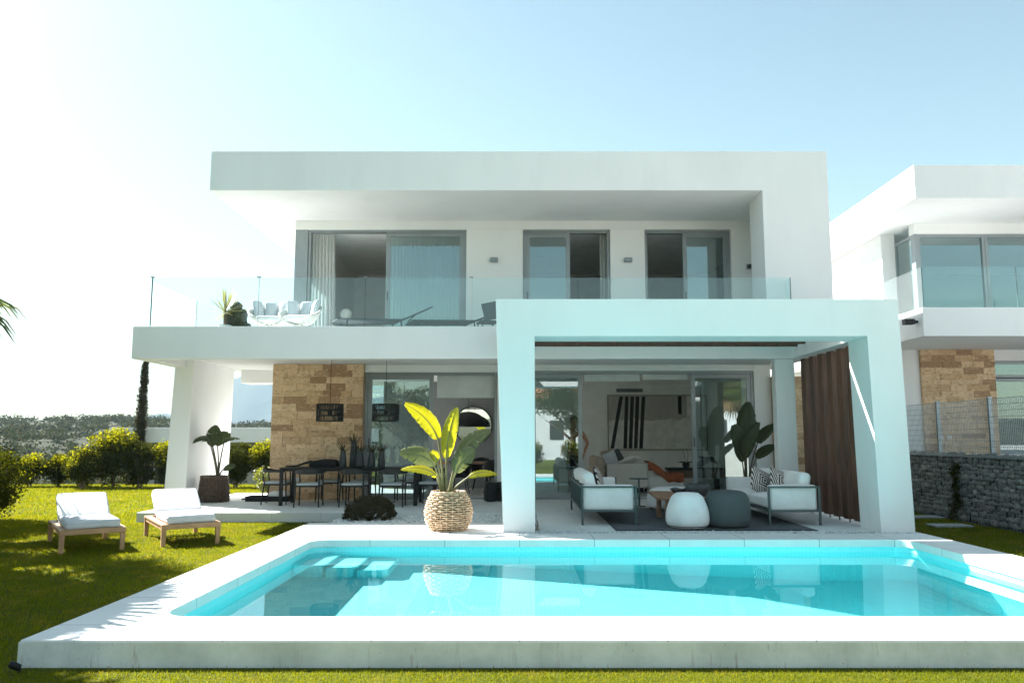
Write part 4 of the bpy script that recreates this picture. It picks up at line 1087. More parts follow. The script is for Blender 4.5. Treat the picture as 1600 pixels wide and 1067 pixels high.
t = thing('bowl', 'large rough black bowl on the wooden coffee table', 'bowl', (2.92, 13.3, .394)); MB().lathe([(.14, 0), (.17, .03), (.195, .12), (.2, .2), (.185, .2), (.175, .1), (.0, .05)], n=22).build('body', bowl_m, t, smooth=True)
t = thing('shell_bowl', 'small irregular black bowl left of the large one on the coffee table', 'bowl', (2.66, 13.42, .394))
vs = []; fs = []
for i in range(6):
    for j in range(18):
        q = 6.2832 * j / 18; r_ = (.05 + .022 * i) * (1 + .16 * math.sin(3 * q + 1) + .10 * math.sin(5 * q)); vs.append((r_ * math.cos(q), r_ * math.sin(q), .022 * i + (.012 * math.sin(4 * q) if i == 5 else 0)))
for i in range(5):
    for j in range(18): fs.append((i * 18 + j, i * 18 + (j + 1) % 18, i * 18 + 18 + (j + 1) % 18, i * 18 + 18 + j))
fs.append(tuple(range(17, -1, -1))); o = MB().add(vs, fs).build('body', bowl_m, t, smooth=True); m_ = o.modifiers.new('solid', 'SOLIDIFY'); m_.thickness = .012
t = thing('side_table', 'slim round charcoal side table behind the left outdoor sofa arm', 'table', (2.36, 16.0, 0)); MB().lathe([(0, .535), (.19, .535), (.195, .542), (.19, .552), (0, .552)], n=30).build('tabletop', sofa_frame, t); MB().tube([(0, 0, .01), (0, 0, .536)], .018, 10).build('pole', sofa_frame, t); MB().lathe([(0, 0), (.13, 0), (.13, .012), (0, .014)], n=24).build('base', sofa_frame, t)

# ================================================================== BALCONY
BZ = 3.30
cur_rng = random.Random(7)
def curtain(label, x0, x1, y, z0, z1, flare=.0, seed=0, folds=9, amp=.035):
    rnd = random.Random(seed); V = []; F = []; n = 90; m = 10
    ph = rnd.uniform(0, 6)
    for j in range(m + 1):
        q = j / m; z = z1 + (z0 - z1) * q
        for i in range(n + 1):
            u = i / n; x = x0 + (x1 - x0) * (u + flare * q * (u - .0) * .5)
            V.append((x, y + amp * (1 + .4 * q) * math.sin(u * folds * 6.2832 + ph + .5 * math.sin(u * 7)) + flare * .25 * q, z))
    for j in range(m):
        for i in range(n): F.append((j * (n + 1) + i, j * (n + 1) + i + 1, (j + 1) * (n + 1) + i + 1, (j + 1) * (n + 1) + i))
    o = MB().add(V, F).build('curtain', sheer, smooth=True); return props(o, label, 'curtain')
curtain('sheer white curtain bunched at the open left end of the large upstairs window', -4.72, -4.22, 17.75, BZ + .02, 5.95, .25, 1, 7, .05)
curtain('sheer white curtain drawn behind the closed glass of the large upstairs window', -2.95, -1.25, 17.95, BZ + .02, 5.95, 0, 2, 22, .03)
curtain('pale curtain at the right edge of the middle upstairs door', 1.83, 2.02, 17.82, BZ + .02, 5.93, 0, 3, 3, .03)
curtain('pale curtain at the left edge of the right upstairs door', 2.79, 2.92, 17.82, BZ + .02, 5.93, 0, 4, 2, .03)
for x, lab in ((-.57, 'small grey wall lamp between the large upstairs window and the middle door'), (2.41, 'small grey wall lamp between the middle and right upstairs doors')):
    t = thing('wall_lamp', lab, 'lamp', (x, 17.39, 5.22), 0, 'grey wall lamps of the upper floor'); MB().box(-.085, .085, -.1, -.006, 0, .09).build('housing', frame_m, t, bevel=.006); MB().box(-.04, .04, -.006, .008, .01, .08).build('mounting_plate', steel_m, t)
t = thing('round_spot', 'small round dark outdoor spot on the wall right of the upstairs doors', 'spot', (5.10, 17.39, 5.12)); o = MB().lathe([(0, 0), (.035, 0), (.045, .02), (.045, .06), (0, .06)], n=16).build('housing', frame_dark, t, smooth=False); o.rotation_euler.x = R(90); MB().box(-.06, .06, -.003, .006, -.06, .06).build('mounting_plate', steel_m, t)

shell_m = M('white_wicker_shell', (.74, .72, .68), .7, (.60, .57, .52), 30, .4, 80)
def lounge_chair(label, x, y, rz):
    t = thing('lounge_chair', label, 'armchair', (x, y, BZ), R(rz), 'white lounge chairs on the balcony')
    t.scale = (.92, .92, .92)
    V = []; F = []; n = 24; m = 9
    for j in range(m + 1):
        q = j / m
        for i in range(n + 1):
            a = -2.5 + 5.0 * i / n; back = math.cos(a) * .5 + .5
            r_ = (.12 + .30 * q ** .6); h = .34 + q ** 1.6 * (.12 + .42 * back ** 1.3)
            V.append((r_ * math.sin(a) * 1.05, r_ * math.cos(a) * (.9 + .2 * q * back), h))
    for j in range(m):
        for i in range(n): F.append((j * (n + 1) + i, j * (n + 1) + i + 1, (j + 1) * (n + 1) + i + 1, (j + 1) * (n + 1) + i))
    o = MB().add(V, F).build('shell', shell_m, t, smooth=True); s_ = o.modifiers.new('solid', 'SOLIDIFY'); s_.thickness = .03
    MB().cushion((0, -.02, .44), (.52, .5, .11), .05, .03, seed=3).build('seat_cushion', white_fab, t, smooth=True, weld=True)
    for k, a in enumerate((-52, 0, 52)):
        q = R(a); MB().cushion((.33 * math.sin(q), .33 * math.cos(q), .70), (.26, .09, .40), .04, .03, RZ(-a) @ RX(-14), seed=k).build('back_cushion', pale_fab, t, smooth=True, weld=True)
    MB().tube([(0, 0, .02), (0, 0, .34)], .03, 8).build('pedestal', shell_m, t)
    MB().lathe([(0, 0), (.26, 0), (.25, .02), (0, .03)], n=24).build('base', shell_m, t)
    return t
lounge_chair('white shell lounge chair on the balcony, left of its twin', -5.06, 15.95, 14)
lounge_chair('white shell lounge chair on the balcony, beside the sheer curtain', -4.42, 15.85, -8)
# spiky plant and dark figure
t = thing('spiky_plant', 'spiky pale striped plant at the balcony edge left of the white chairs', 'plant', (-5.70, 15.25, BZ))
rnd = random.Random(2); V = []; F = []
for j in range(46):
    a = rnd.uniform(0, 6.283); el = rnd.uniform(-.35, 1.45); L_ = rnd.uniform(.36, .56); d = Vector((math.cos(a) * math.cos(el), math.sin(a) * math.cos(el), math.sin(el))); sd = Vector((-math.sin(a), math.cos(a), 0)) * .018
    p = Vector((0, 0, .46)); b0 = len(V); q_ = p + d * L_ * .5; V += [p - sd * .6, p + sd * .6, q_ + sd, q_ - sd, p + d * L_]; F += [(b0, b0 + 1, b0 + 2, b0 + 3), (b0 + 3, b0 + 2, b0 + 4)]
MB().add(V, F).build('leaves', leaf_mat('spiky_leaf', (.16, .16, .05), (.34, .31, .16), .3), t); MB().tube([(0, 0, .2), (0, 0, .42)], .03, 7).build('trunk', bark_m, t); MB().lathe([(.1, 0), (.13, .2), (.12, .2), (0, .18)], n=18).build('pot', white, t, smooth=True)
t = thing('dark_cactus', 'dark knobbly potted cactus behind the spiky balcony plant', 'cactus', (-5.58, 15.5, BZ)); cm = M('cactus_skin', (.035, .04, .034), .8, (.02, .024, .02), 20, .6, 40)
def lump(c, r, h, s):
    rnd = random.Random(s); prof = [(0, 0), (r * .8, .02)] + [(r * (1 + .12 * math.sin(i * 2.1 + s)), h * i / 8) for i in range(1, 8)] + [(r * .55, h * .96), (0, h)]
    return MB().lathe(prof, c, 14)
for k, (c_, r_, h_) in enumerate((((0, 0, .1), .11, .62), ((-.10, -.04, .15), .08, .40), ((.13, .02, .12), .085, .45), ((.24, -.02, .08), .07, .2))): lump(c_, r_, h_, k).build('stem', cm, t, smooth=True)
MB().lathe([(.2, 0), (.26, .16), (.24, .16), (0, .14)], n=18).build('pot', black_m, t, smooth=True)
# dark sun beds
net_m = M('dark_sling', (.05, .066, .07), .8); 
def sun_bed(label, x, y, rz, lift):
    t = thing('balcony_sunbed', label, 'sunbed', (x, y, BZ), R(rz), 'dark sunbeds on the balcony')
    for s in (-1, 1):
        MB().tube([(-.95, s * .31, .30), (.35, s * .31, .36)], .018, 8).build('side_rail', net_m, t, smooth=True)
        for q in (-.75, .30): MB().tube([(q, s * .31, .31 if q < 0 else .355), (q + (.06 if q > 0 else -.05), s * .33, 0)], .016, 8).build('leg', net_m, t, smooth=True)
    MB().obox((-.30, 0, .34), (1.28, .60, .02), RY(-2.6)).build('seat_sling', net_m, t)
    c_, s_ = math.cos(R(lift)), math.sin(R(lift)); MB().obox((.35 + .34 * c_, 0, .37 + .34 * s_), (.68, .60, .025), RY(-lift)).build('backrest', net_m, t)
    MB().tube([(.6, -.28, .37 + .25 * s_), (.45, -.28, .33)], .012, 6).build('stay', net_m, t)
    return t
sun_bed('dark sling sunbed on the balcony in front of the open part of the window', -2.75, 15.75, 24, 26)
sun_bed('dark sling sunbed on the balcony, half behind the white pergola corner', -1.30, 15.9, 20, 22)
t = thing('deck_chair', 'dark slatted chair back standing at the right end of the balcony sunbeds', 'chair', (-.55, 15.35, BZ), R(18))
MB().obox((0, 0, .50), (.34, .03, .34), RY(-14)).build('backrest', net_m, t); MB().obox((-.02, .2, .30), (.36, .4, .03), RY(0)).build('seat', net_m, t)
for sx in (-1, 1):
    for yy in (.03, .37): MB().tube([(sx * .16 - .02, yy, 0), (sx * .15 - .02, yy, .29)], .014, 6).build('leg', net_m, t)
t = thing('globe_lamp', 'pale globe lamp on a stand behind the sheer curtain upstairs', 'lamp', (-4.05, 18.4, BZ)); MB().tube([(0, 0, 0), (0, 0, .8)], .012, 8).build('pole', frame_dark, t)
MB().lathe([(.14 * math.sin(math.pi * i / 12), .9 - .14 * math.cos(math.pi * i / 12)) for i in range(13)], n=20).build('lamp_globe', shell_m, t, smooth=True); MB().lathe([(0, 0), (.13, 0), (.12, .02), (0, .02)], n=20).build('base', frame_dark, t)

# ================================================================== INSIDE THE VILLA
# living room
t = thing('wall_painting', 'large abstract painting with black bars hung on the living room wall', 'painting', (3.95, 22.99, 1.78))
pm, nt, b = newmat('painted_canvas'); b.inputs['Roughness'].default_value = .8
v = coords(nt); pn = noise(nt, v, 3.5, 7, .7, .3, .7)
sp = N(nt, 'ShaderNodeSeparateXYZ'); nt.links.new(v, sp.inputs[0])
ground = mixc(nt, pn, (.80, .80, .77), (.52, .515, .50))
brush = noise(nt, coords(nt, (14, 1, .8)), 3, 4, .6, .3, .7)
top = mixc(nt, brush, (.48, .45, .43), (.36, .34, .325))
lim = mth('ADD', -.05, mth('MULTIPLY', noise(nt, v, 4, 3, .5, 0, 1), .25))
ctop = mth('MULTIPLY', mth('GREATER_THAN', sp.outputs[2], lim), mth('LESS_THAN', sp.outputs[0], .85))
nt.links.new(mixc(nt, ctop, ground, top), b.inputs['Base Color'])
MB().box(-1.40, 1.40, -.03, 0, -.76, .76).build('canvas', pm, t)
mb = MB().box(-1.43, -1.40, -.045, 0, -.79, .79).box(1.40, 1.43, -.045, 0, -.79, .79).box(-1.40, 1.40, -.045, 0, .76, .79).box(-1.40, 1.40, -.045, 0, -.79, -.76); mb.build('frame', M('oak_frame', (.26, .23, .19), .6), t)
for (xa, xb) in ((-1.30, -1.02), (-.93, -.86), (-.78, -.70), (-.63, -.55), (-.48, -.38)):
    MB().hexa([(xa - .06, -.034, -.74), (xa + .045, -.034, -.74), (xa + .045, -.030, -.74), (xa - .06, -.030, -.74)], [(xb - .06, -.034, .74), (xb + .045, -.034, .74), (xb + .045, -.030, .74), (xb - .06, -.030, .74)]).build('painted_bar', black_m, t)
MB().hexa([(.60, -.034, .25), (.70, -.034, .22), (.70, -.030, .22), (.60, -.030, .25)], [(.60, -.034, .75), (.71, -.034, .75), (.71, -.030, .75), (.60, -.030, .75)]).build('painted_bar', black_m, t)
t = thing('air_vent', 'long dark air conditioning grille high on the living room wall', 'vent', (3.17, 22.99, 2.70)); mb = MB().box(-.38, .38, -.012, 0, -.05, .05); mb.build('grille', frame_dark, t)
mb = MB()
for k in range(3): mb.box(-.37, .37, -.02, -.0125, -.035 + k * .03, -.028 + k * .03)
mb.build('louvre', frame_m, t)
beige = M('beige_fabric', (.44, .36, .29), .95, (.36, .29, .23), 6); cream = M('cream_fabric', (.62, .60, .56), .95, (.56, .54, .50), 20)
t = thing('indoor_sofa', 'beige channel backed sofa with a pale end panel inside the living room', 'sofa', (2.4, 20.6, 0))
MB().cushion((2.60, 19.55, .44), (.98, .12, .58), .02, .0).build('end_panel', cream, t, True, smooth=True, weld=True)
MB().cushion((2.60, 21.6, .44), (.98, .12, .58), .02, .0).build('end_panel', cream, t, True, smooth=True, weld=True)
for k in range(9): MB().cushion((1.96, 19.62 + k * .245, .52), (.20, .25, .72), .09, .01).build('back_channel', beige, t, True, smooth=True, weld=True)
MB().cushion((2.62, 20.58, .36), (.92, 1.94, .24), .06, .02).build('seat_cushion', cream, t, True, smooth=True, weld=True)
MB().box(2.12, 3.0, 19.6, 21.6, .04, .15).build('plinth', black_m, t, True)
pillow('white pillow lying on top of the indoor sofa end', (2.72, 19.85, .80), 60, 70, 5, white_fab, .48)
pillow('pale grey round edged pillow against the indoor sofa back', (2.25, 19.95, .80), 10, -20, 70, pale_fab, .40)
pillow('beige pillow leaning further back on the indoor sofa', (2.3, 20.5, .82), 15, 10, 80, beige, .44)
pillow('dark pillow peeking over the back of the indoor sofa pillows', (2.42, 20.25, .84), 5, 40, 60, grey_fab, .40)
t = thing('white_armchair', 'rounded white armchair inside, with the rust throw over it', 'armchair', (3.55, 20.2, 0))
MB().cushion((0, 0, .26), (.95, .85, .36), .14, .03).build('seat', white_fab, t, smooth=True, weld=True); MB().cushion((-.32, .05, .52), (.28, .85, .42), .12, .03).build('backrest', white_fab, t, smooth=True, weld=True)
for sx in (-1, 1):
    for sy in (-1, 1): MB().tube([(sx * .35, sy * .3, 0), (sx * .35, sy * .3, .1)], .02, 6).build('leg', black_m, t)
V = []; F = []; n = 16
for i in range(n + 1):
    for j in range(n + 1):
        u, q = i / n, j / n; x = -.40 + .86 * u; y = -.50 + .8 * q
        z = .755 - .28 * min(1, max(0, (u - .12) * 2.2)) + .012 * math.sin(u * 20 + q * 9) + .01 * math.sin(q * 25)
        if y < -.43: z = min(z, .76) - (-.43 - y) * 2.6 - .02
        V.append((x, y, z))
for i in range(n):
    for j in range(n): F.append((i * (n + 1) + j, (i + 1) * (n + 1) + j, (i + 1) * (n + 1) + j + 1, i * (n + 1) + j + 1))
o = props(MB().add(V, F).build('throw_blanket', M('rust_wool', (.36, .10, .035), .95, (.26, .07, .025), 12, .4, 90), smooth=True), 'rust orange throw draped over the white indoor armchair', 'blanket'); o.location = (3.55, 20.2, 0); m_ = o.modifiers.new('solid', 'SOLIDIFY'); m_.thickness = .012
t = thing('console_table', 'low dark wood console against the back of the living room', 'console', (4.62, 21.4, 0)); MB().box(-.7, .7, -.25, .25, .30, .50).build('body', M('walnut', (.16, .10, .065), .5, (.10, .06, .04), 5, stretch=(1, 6, 6)), t, bevel=.006); MB().box(-.72, .72, -.27, .27, .501, .56).build('top', black_m, t, bevel=.004)
for sx in (-1, 1): MB().box(sx * .6 - .03, sx * .6 + .03, -.2, .2, 0, .299).build('leg', black_m, t)
t = thing('orchid', 'white flowering orchid in a dark pot on the console', 'orchid', (4.40, 21.3, .56)); MB().lathe([(.07, 0), (.10, .06), (.09, .13), (0, .12)], n=18).build('pot', black_m, t, smooth=True)
rnd = random.Random(12)
for sx in (-.02, .03):
    pts = [(sx, 0, .1), (sx * 2, 0, .35), (sx * 2 - .06, -.02, .55), (sx * 2 - .2, -.04, .60)]; MB().tube(pts, .006, 5).build('stem', stem_m, t)
    V = []; F = []
    for k in range(5):
        c_ = Vector(pts[2]).lerp(Vector(pts[3]), k / 4) + Vector((rnd.uniform(-.03, .03), -.02, rnd.uniform(-.04, .03)))
        for j in range(5):
            a = j * 1.257; d1 = Vector((math.cos(a), -.3, math.sin(a))) * .045; d2 = Vector((math.cos(a + .5), -.1, math.sin(a + .5))) * .036; d3 = Vector((math.cos(a - .5), -.1, math.sin(a - .5))) * .036; b0 = len(V); V += [c_, c_ + d3, c_ + d1, c_ + d2]; F.append((b0, b0 + 1, b0 + 2, b0 + 3))
    MB().add(V, F).build('blossom', sheer, t)
V = []; F = []
for j in range(6):
    a = j * 1.05; d = Vector((math.cos(a), math.sin(a), .35)); sd = Vector((-math.sin(a), math.cos(a), 0)) * .035; b0 = len(V); V += [Vector((0, 0, .12)), d * .13 + sd + Vector((0, 0, .12)), d * .26 + Vector((0, 0, .06)), d * .13 - sd + Vector((0, 0, .12))]; F.append((b0, b0 + 1, b0 + 2, b0 + 3))
MB().add(V, F).build('leaf', st_d, t)
t = thing('driftwood', 'dark sculptural driftwood piece on the console beside the orchid', 'ornament', (4.85, 21.35, .56)); MB().tube([(-.2, 0, .06), (-.05, .02, .10), (.1, -.02, .2), (.25, 0, .22), (.38, .03, .12)], [.05, .08, .09, .07, .03], 9).build('body', black_m, t, smooth=True); MB().tube([(.05, 0, .15), (0, 0, .26), (-.1, .02, .3)], [.06, .05, .02], 8).build('branch', black_m, t, smooth=True)
# roller blinds
for x0, x1, y, z0, z1, lab in ((1.46, 2.72, 18.02, 2.64, 2.80, 'white roller blind, left one above the open living room doorway'), (2.78, 3.80, 18.02, 2.67, 2.80, 'white roller blind, right one above the open living room doorway'), (-1.87, -.57, 18.02, 2.26, 2.76, 'white roller blind half lowered over the dining room doorway')):
    t = thing('roller_blind', lab, 'blind', ((x0 + x1) / 2, y, z1)); MB().box(x0, x1, y, y + .004, z0, z1 - .03).build('fabric', blind_m, t, True); MB().tube([(x0, y + .03, z1 - .02), (x1, y + .03, z1 - .02)], .028, 10).build('roller', blind_m, t, True, smooth=True); MB().box(x0, x1, y - .006, y + .012, z0 - .02, z0 - .001).build('hem_bar', blind_m, t, True)
# dining room
t = thing('round_mirror', 'round black rimmed mirror on the grey dining room wall', 'mirror', (-1.26, 21.69, 1.68))
o = MB().lathe([(0, 0), (.50, 0), (.50, .012), (0, .0125)], n=56).build('mirror_glass', mirror_m, t); o.rotation_euler.x = R(90); o.location.y = -.004
o = MB().tube([(.505 * math.cos(q), .505 * math.sin(q), .01) for q in [6.2832 * j / 64 for j in range(64)]], .016, 8, True).build('rim', black_m, t, smooth=True); o.rotation_euler.x = R(90)
t = thing('dome_lamp', 'black dome pendant lamp hanging over the indoor dining table', 'lamp', (-1.30, 20.2, 1.66)); o = MB().lathe([(.46 * math.cos(R(a)), .34 * math.sin(R(a))) for a in range(0, 91, 6)], n=36, cap=False).build('lamp_shade', black_m, t, smooth=True); m_ = o.modifiers.new('solid', 'SOLIDIFY'); m_.thickness = .008
MB().tube([(0, 0, .33), (0, 0, 1.19)], .006, 6).build('cord', black_m, t)
t = thing('indoor_table', 'brown wooden dining table inside the dining room', 'table', (-1.35, 20.2, .003)); MB().box(-.95, .95, -.45, .45, .70, .745).build('tabletop', table_wood, t, bevel=.006)
for sx in (-1, 1):
    for sy in (-1, 1): MB().box(sx * .8 - .035, sx * .8 + .035, sy * .35 - .035, sy * .35 + .035, 0, .699).build('leg', black_m, t)
def tub_chair(label, x, y, rz):
    t = thing('tub_chair', label, 'chair', (x, y, .003), R(rz), 'black chairs around the indoor table')
    V = []; F = []
    for j in range(7):
        for i in range(19):
            a = R(-120 + 240 * i / 18); q = j / 6; V.append(((.20 + .07 * q) * math.sin(a), (.20 + .07 * q) * math.cos(a), .42 + q * (.12 + .30 * (math.cos(a) * .5 + .5))))
    for j in range(6):
        for i in range(18): F.append((j * 19 + i, j * 19 + i + 1, (j + 1) * 19 + i + 1, (j + 1) * 19 + i))
    o = MB().add(V, F).build('shell', black_m, t, smooth=True); m_ = o.modifiers.new('solid', 'SOLIDIFY'); m_.thickness = .02
    MB().cushion((0, 0, .43), (.42, .42, .06), .03, .01).build('seat', black_fab, t, smooth=True, weld=True)
    for sx in (-1, 1):
        for sy in (-1, 1): MB().tube([(sx * .14, sy * .14, .40), (sx * .21, sy * .21, 0)], [.016, .01], 6).build('leg', black_m, t)
tub_chair('black tub chair at the right end of the indoor dining table', -.62, 19.55, 200)
tub_chair('black tub chair on the near side of the indoor dining table, left of the other', -1.45, 19.5, 175)
tub_chair('black tub chair on the far side of the indoor table, below the mirror', -1.0, 20.85, 0)

# person standing just inside the living room, mostly behind the sliding leaf
skin_m, nt, b = newmat('skin'); b.inputs['Roughness'].default_value = .5; b.inputs['Base Color'].default_value = (.40, .20, .125, 1); b.inputs['Subsurface Weight'].default_value = .08; b.inputs['Subsurface Radius'].default_value = (.02, .008, .004)
v = coords(nt); nt.links.new(mixc(nt, noise(nt, v, 9, 4), (.42, .215, .135), (.34, .165, .10)), b.inputs['Base Color'])
def skinned(name, nodes, edges, mat, parent, sub=2, root=0):
    me = bpy.data.meshes.new(name); keys = list(nodes); ix = {k: i for i, k in enumerate(keys)}
    me.from_pydata([nodes[k][0] for k in keys], [(ix[a], ix[b_]) for a, b_ in edges], [])
    o = bpy.data.objects.new(name, me); COL.objects.link(o); o.parent = parent
    m_ = o.modifiers.new('skin', 'SKIN'); m_.use_smooth_shade = True
    for i, k in enumerate(keys):
        sv = me.skin_vertices[0].data[i]; r_ = nodes[k][1]; sv.radius = r_ if isinstance(r_, tuple) else (r_, r_); sv.use_root = (i == root)
    s_ = o.modifiers.new('sub', 'SUBSURF'); s_.levels = sub; s_.render_levels = sub
    me.materials.append(mat); return o
pr = thing('person', 'person in a dark sleeveless top standing indoors by the open glass door, arm bent', 'person', (1.28, 19.0, .003), R(-25))
nod = {'pelvis': ((0, 0, .98), (.155, .11)), 'waist': ((0, .0, 1.13), (.135, .095)), 'chest': ((0, .01, 1.34), (.165, .11)), 'collar': ((0, .015, 1.50), (.11, .075)), 'neck': ((0, .0, 1.58), .055), 'jaw': ((0, -.02, 1.665), (.068, .078)), 'skull': ((0, .0, 1.765), (.078, .098)), 'crown': ((0, .012, 1.845), (.05, .06))}
ed = [('pelvis', 'waist'), ('waist', 'chest'), ('chest', 'collar'), ('collar', 'neck'), ('neck', 'jaw'), ('jaw', 'skull'), ('skull', 'crown')]
for s, n_ in ((1, 'R'), (-1, 'L')):
    el = (s * .33, .06, 1.22) if s > 0 else (s * .27, .03, 1.20); wr = (s * .30, -.10, 1.00) if s > 0 else (s * .25, -.14, 1.02)
    nod.update({n_ + 'sh': ((s * .195, .01, 1.475), .062), n_ + 'el': (el, .043), n_ + 'wr': (wr, .029), n_ + 'pm': ((wr[0] - s * .01, wr[1] - .035, wr[2] - .075), (.036, .018)),
                n_ + 'hip': ((s * .095, 0, .90), .092), n_ + 'kn': ((s * .105, -.01, .50), .056), n_ + 'an': ((s * .11, .03, .09), .037), n_ + 'ft': ((s * .12, -.10, .035), (.042, .03)), n_ + 'to': ((s * .125, -.17, .028), (.036, .022))})
    ed += [('collar', n_ + 'sh'), (n_ + 'sh', n_ + 'el'), (n_ + 'el', n_ + 'wr'), (n_ + 'wr', n_ + 'pm'), ('pelvis', n_ + 'hip'), (n_ + 'hip', n_ + 'kn'), (n_ + 'kn', n_ + 'an'), (n_ + 'an', n_ + 'ft'), (n_ + 'ft', n_ + 'to')]
    pm_ = Vector(nod[n_ + 'pm'][0])
    for f_ in range(4):
        ax_ = Vector((s * (-.002), (f_ - 1.5) * .019, -.035)); L_ = (.80, .98, 1, .86)[f_]; p1 = pm_ + ax_ + Vector((0, -.01, 0)); p2 = p1 + Vector((-s * .012, -.006, -.038)) * L_; p3 = p2 + Vector((-s * .02, -.002, -.026)) * L_
        for q_, p_ in enumerate((p1, p2, p3)): nod[f'{n_}f{f_}{q_}'] = (tuple(p_), (.0095, .0085, .007)[q_])
        ed += [(n_ + 'pm', f'{n_}f{f_}0'), (f'{n_}f{f_}0', f'{n_}f{f_}1'), (f'{n_}f{f_}1', f'{n_}f{f_}2')]
    p1 = pm_ + Vector((-s * .012, -.045, .01)); p2 = p1 + Vector((-s * .01, -.022, -.03))
    nod[n_ + 't0'] = (tuple(p1), .011); nod[n_ + 't1'] = (tuple(p2), .009); ed += [(n_ + 'pm', n_ + 't0'), (n_ + 't0', n_ + 't1')]
skinned('body', nod, ed, skin_m, pr)
mb = MB().tube([(0, -.115, 1.725), (0, -.128, 1.70), (0, -.122, 1.69)], [.009, .015, .012], 8); mb.build('nose', skin_m, pr, smooth=True)
for s in (-1, 1):
    MB().lathe([(.012 * math.sin(math.pi * i / 6), -.012 * math.cos(math.pi * i / 6)) for i in range(7)], (s * .03, -.092, 1.745), 10).build('eye', black_m, pr, smooth=True)
    MB().cushion((s * .083, .0, 1.725), (.018, .035, .06), .008, 0).build('ear', skin_m, pr, smooth=True, weld=True)
MB().cushion((0, -.103, 1.655), (.045, .012, .012), .005, 0).build('mouth', M('lips', (.35, .12, .09), .5), pr, smooth=True, weld=True)
sk = [(q, q2) for q in range(0, 181, 15) for q2 in range(0, 360, 20)]
V = []; F = []
for i in range(9):
    th = R(100) * i / 8
    for j in range(24): a = R(15 * j); V.append((.088 * math.sin(th) * math.cos(a), .015 + .108 * math.sin(th) * math.sin(a), 1.765 + .112 * math.cos(th) + (.035 if math.sin(a) < -.3 and i > 5 else 0)))
for i in range(8):
    for j in range(24): F.append((i * 24 + j, (i + 1) * 24 + j, (i + 1) * 24 + (j + 1) % 24, i * 24 + (j + 1) % 24))
MB().add(V, F).build('hair', M('dark_hair', (.025, .018, .014), .6, bmp=.6, bs=120), pr, smooth=True)
cloth = M('dark_cotton', (.02, .022, .026), .95)
skinned('sleeveless_top', {'a': ((0, 0, 1.0), (.168, .122)), 'b': ((0, 0, 1.13), (.15, .11)), 'c': ((0, .01, 1.34), (.178, .122)), 'd': ((0, .014, 1.47), (.135, .09))}, [('a', 'b'), ('b', 'c'), ('c', 'd')], cloth, pr)
skinned('shorts', {'w': ((0, 0, 1.0), (.165, .12)), 'p': ((0, 0, .93), (.16, .12)), 'r': ((.10, 0, .78), .105), 'l': ((-.10, 0, .78), .105), 'r2': ((.105, 0, .56), .088), 'l2': ((-.105, 0, .56), .088)}, [('w', 'p'), ('p', 'r'), ('p', 'l'), ('r', 'r2'), ('l', 'l2')], cloth, pr)

# ================================================================== GARDEN
for k, (x, y, rx, rz_, lab) in enumerate(((-15.35, 25.3, .55, .52, 'small round bush with yellow tips, leftmost of the three by the valley'), (-14.55, 25.4, .52, .56, 'small round bush with yellow tips, middle of the three by the valley'), (-13.75, 25.2, .60, .60, 'small round bush with yellow tips, rightmost of the three by the valley'))):
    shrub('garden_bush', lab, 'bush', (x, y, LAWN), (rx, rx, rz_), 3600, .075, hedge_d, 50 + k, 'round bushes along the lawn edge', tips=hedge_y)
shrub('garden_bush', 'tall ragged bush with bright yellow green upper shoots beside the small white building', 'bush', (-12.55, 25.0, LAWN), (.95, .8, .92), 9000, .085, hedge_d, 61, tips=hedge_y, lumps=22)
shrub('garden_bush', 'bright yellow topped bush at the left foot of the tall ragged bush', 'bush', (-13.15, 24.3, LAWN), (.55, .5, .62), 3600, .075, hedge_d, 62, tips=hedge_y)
labs = ['dark hedge bush just right of the tall ragged bush', 'dark hedge bush with yellow tips, left of the white column', 'dark hedge bush partly hidden behind the white column', 'dark hedge bush right of the white column, behind the potted plant', 'dark hedge bush touching the travertine wall edge']
for k, (x, z_) in enumerate(((-11.7, .70), (-10.75, .74), (-9.75, .70), (-8.75, .72), (-7.85, .78))):
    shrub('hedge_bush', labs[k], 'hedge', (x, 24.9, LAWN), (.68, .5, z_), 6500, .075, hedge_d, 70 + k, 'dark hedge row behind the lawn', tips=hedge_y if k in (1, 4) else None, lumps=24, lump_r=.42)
shrub('yellow_bush', 'low bright yellow green bush left of the travertine wall', 'bush', (-6.35, 19.95 + .6, LAWN), (.52, .45, .42), 4200, .06, leaf_mat('bright_bush_leaf', (.15, .17, .02), (.09, .12, .02), .5, (1.8, 1.5, .35)), 80)
labs = ['dense dark hedge at the left frame edge, nearest the pool', 'dense dark hedge at the left frame edge, middle part', 'dense dark hedge at the left edge with yellow tips, farthest from the pool']
for k, (x, y, r_, z_) in enumerate(((-8.6, 11.9, .72, .62), (-9.15, 13.2, .80, .66), (-9.9, 14.9, .9, .72))):
    shrub('side_hedge', labs[k], 'hedge', (x, y, LAWN), (r_, .95, z_), 9000, .06, hedge_d, 90 + k, 'hedge along the left edge of the lawn', tips=hedge_y if k == 2 else None, lumps=26, lump_r=.42)

